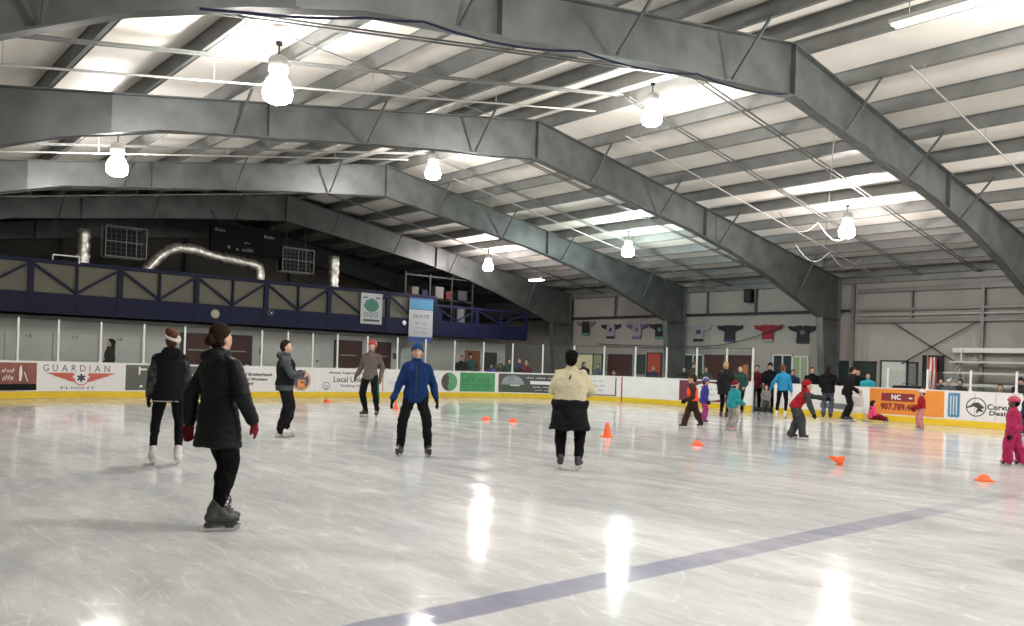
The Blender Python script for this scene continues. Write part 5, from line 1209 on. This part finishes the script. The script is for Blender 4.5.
# ---------------------------------------------------------------- onlookers behind the boards
def beyond(px, d):
    """a spot d metres behind the boards where the line of sight through picture column px meets them"""
    a, b, c = cam_ray(px, 375.); best = None
    for i in range(0, 4800):
        s = i/100.; (x, y), _ = path(s)
        if s > 3 and abs(a*y-b*x) < .012*math.hypot(x, y)*1.0 and a*x+b*y > 0:
            e = abs(a*y-b*x)/math.hypot(x, y)
            if best is None or e < best[0]: best = (e, s)
    P = pp(best[1], -d); (x0, y0), _ = path(best[1]); L = math.hypot(x0, y0); dv = pp(best[1], -1)-pp(best[1], 0); u = Vector((x0/L, y0/L, 0)); k = d/max(.4, u.dot(dv))
    return (x0+u.x*k, y0+u.y*k)
ON = [  # column, distance behind, phi, height, top, hair, hat, label
 (109, .5, 265, 1.74, c_black, (h_black, 'long'), None, 'onlooker with long black hair behind the glass above the white winged panel'),
 (461, 1.2, 200, 1.66, c_black, (h_dark, 'short'), None, 'onlooker in black behind the glass above the leaf logo panel'),
 (470, 2.2, 160, 1.78, c_dgreen, (h_brown, 'short'), ('beanie', c_black, c_black), 'onlooker in dark green and a black hat behind the green panel'),
 (481, .9, 190, 1.25, c_lpink, (h_dark, 'short'), None, 'child onlooker in pale pink behind the green panel'),
 (491, 1.4, 180, 1.40, c_purple, (h_dark, 'short'), None, 'child onlooker in purple behind the right end of the green panel'),
 (500, 2.2, 170, 1.60, c_camo, (h_brown, 'short'), None, 'onlooker in a camouflage jacket left of the sunset panel'),
 (509, .7, 185, 1.58, c_dgreen, (h_dark, 'pony'), None, 'onlooker in dark green behind the left of the sunset panel'),
 (519, 1.8, 175, 1.62, c_navyc, (h_brown, 'short'), None, 'onlooker in a navy coat behind the sunset panel'),
 (526, 1.0, 200, 1.52, c_mar, (h_blond, 'long'), None, 'onlooker with fair hair and maroon top behind the sunset panel'),
 (556, .9, 180, 1.34, c_camo, (h_black, 'short'), None, 'onlooker left of the cream sweater, low behind the dark panel'),
 (584, .9, 150, 1.55, c_black, (h_black, 'long'), None, 'onlooker with long black hair just right of the cream sweater'),
 (598, 1.5, 190, 1.50, c_jeans, (h_dark, 'short'), None, 'onlooker in blue grey behind the dark red bordered panel'),
 (614, 1.0, 200, 1.34, c_black, (h_black, 'long'), None, 'onlooker in black near the goal line mark'),
 (653, 1.2, 180, 1.46, c_navyc, (h_blond, 'short'), None, 'onlooker in a navy coat before the red orange banner'),
 (684, 1.0, 190, 1.46, c_black, (h_dark, 'short'), None, 'onlooker in black right of the third column'),
 (694, 1.7, 170, 1.68, c_camo, (h_brown, 'short'), ('beanie', c_camo, c_camo), 'onlooker in a camouflage jacket and cap behind the maroon panel'),
 (706, .8, 215, 1.50, c_dgreen, (h_dark, 'short'), None, 'onlooker in dark green behind the left part of the maroon panel'),
 (757, 1.3, 185, 1.62, c_mar, (h_black, 'short'), None, 'person in a maroon jacket standing in the open gate'),
 (770, .9, 185, 1.72, c_black, (h_black, 'short'), ('beanie', c_black, c_black), 'tall person in black standing in the open gate'),
 (793, 1.8, 185, 1.50, c_navyc, (h_dark, 'short'), None, 'onlooker in navy before the lit window right of the gate'),
 (812, 1.2, 175, 1.60, c_black, (h_dark, 'short'), None, 'onlooker in black behind the red hooded jacket'),
 (858, 1.4, 185, 1.58, c_black, (h_dark, 'short'), None, 'onlooker in black left of the turquoise jacket'),
 (868, .7, 190, 1.46, c_teal2, (h_dark, 'short'), None, 'onlooker in a turquoise jacket leaning behind the boards'),
 (933, .55, 180, 1.22, c_mar, (h_brown, 'short'), ('beanie', c_lpink, c_lpink), 'child onlooker in a pale pink hat behind the orange panel'),
 (949, .5, 185, 1.40, c_jeans, (h_brown, 'short'), ('santa', c_white, c_white), 'onlooker in a white fluffy hat and blue grey jacket'),
 (960, 1.1, 200, 1.42, c_black, (h_black, 'curly'), None, 'onlooker in black with curly hair beside the white fluffy hat'),
 (941, 1.5, 170, 1.42, c_black, (h_dark, 'short'), None, 'onlooker in black behind the white fluffy hat'),
 (1001, .55, 180, 1.34, c_tan, (h_brown, 'short'), None, 'onlooker in a tan coat by the bleacher'),
 (1021, .75, 190, 1.45, c_black, (h_dark, 'short'), ('beanie', c_black, c_black), 'onlooker in black by the bleacher at the right edge'),
]
for (px, dd, phi, H, tm, hr, ht, lb) in ON:
    H += .11 if H > 1.42 else .04
    person(beyond(px, dd), phi, H, lb, group='onlookers behind the boards', lift=0.0, wide=1.1, child=H < 1.42, top=dict(m=tm, g=.03, len=.12, n='jacket'), legs=dict(m=c_black, loose=.01), hair=hr, hat=ht, boots=dict(m=b_black), vox=.02, eyes=False,
           hands=[(-.2, .22, .95), (.2, .24, .98)] if H > 1.42 else None)
# low dark bag on the ledge behind the orange panel
X_, Y_ = beyond(908, .45)
t = empty('duffel_bag', (X_, Y_, 0), -PI/2, 'dark rounded bag top showing above the orange panel', 'bag')
mb = MB().tube([(-.5, 0, 1.0), (-.42, 0, 1.02), (.42, 0, 1.02), (.5, 0, 1.0)], [.08, .14, .14, .08], 16); mb.build('bag_body', black, t, True); MB().tube([(-.2, 0, 1.12), (-.15, 0, 1.22), (.15, 0, 1.22), (.2, 0, 1.12)], .012, 6).build('handle', black, t)
MB().box((0, 0, .43), (1.3, .32, .86)).build('bench_top', darkst, t) if False else None
o = MB().box((0, 0, .86), (1.4, .30, .03)); [o.box((x, 0, .425), (.05, .28, .85)) for x in (-.6, 0, .6)]
tag(o.build('narrow_shelf', darkst, loc=(X_, Y_, 0)), 'narrow dark shelf behind the orange panel carrying the bag', 'shelf').rotation_euler = (0, 0, -PI/2)
# ---------------------------------------------------------------- cones
cone(gnd(607, 437), 'upright orange cone on the ice right of the cream sweater', s=1.0)
cone(gnd(697, 445.5), 'flat orange cone on the ice in front of the orange vest', squash=True)
cone(gnd(841, 465.5), 'orange cone tipped on its side on the ice in front of the red hooded jacket', tip=math.radians(150), s=.72)
cone(gnd(984, 481), 'flat orange cone on the ice in front of the magenta snowsuit', squash=True)
cone(gnd(486, 420), 'flat orange cone on the ice between the blue pullover and the cream sweater, left one', squash=True)
cone(gnd(513, 422), 'flat orange cone on the ice between the blue pullover and the cream sweater, right one', squash=True)
cone(gnd(327, 402), 'flat orange cone at the foot of the Local Union panel', squash=True)
cone(gnd(396, 409), 'orange cone on the ice just left of the hand of the blue pullover', s=.8)
bake_all()
# ================================================================ CAMERA, WORLD, COLOUR
cd = bpy.data.cameras.new('camera'); co = bpy.data.objects.new('camera', cd); COL.objects.link(co)
cd.sensor_fit = 'HORIZONTAL'; cd.sensor_width = 36; cd.lens = 36*FPX/1024
Rv = Vector((cA, -sA, 0)); Fv = Vector((sA, cA, 0)); Uv = Vector((0, 0, 1))
# roll: picture right axis tilts down towards the right
Rr = Rv*math.cos(ROLL)+Uv*math.sin(ROLL); Ur = Uv*math.cos(ROLL)-Rv*math.sin(ROLL)
mw = Matrix((Rr, Ur, -Fv)).transposed().to_4x4(); mw.translation = Vector((0, 0, EYE)); co.matrix_world = mw
cd.shift_x = 0.; cd.shift_y = (PCY-313)/1024; cd.clip_end = 200; cd.clip_start = .05
SC.camera = co
w = bpy.data.worlds.new('world'); SC.world = w; w.use_nodes = True
w.node_tree.nodes['Background'].inputs[0].default_value = (.5, .52, .55, 1); w.node_tree.nodes['Background'].inputs[1].default_value = .02
SC.view_settings.view_transform = 'Standard'; SC.view_settings.look = 'None'; SC.view_settings.exposure = .14; SC.view_settings.gamma = 1.
try: SC.view_settings.use_curve_mapping = False
except Exception: pass
SC.cycles.max_bounces = 6; SC.cycles.diffuse_bounces = 3; SC.cycles.glossy_bounces = 3; SC.cycles.transparent_max_bounces = 16
SC.cycles.sample_clamp_indirect = 4.; SC.cycles.sample_clamp_direct = 0.
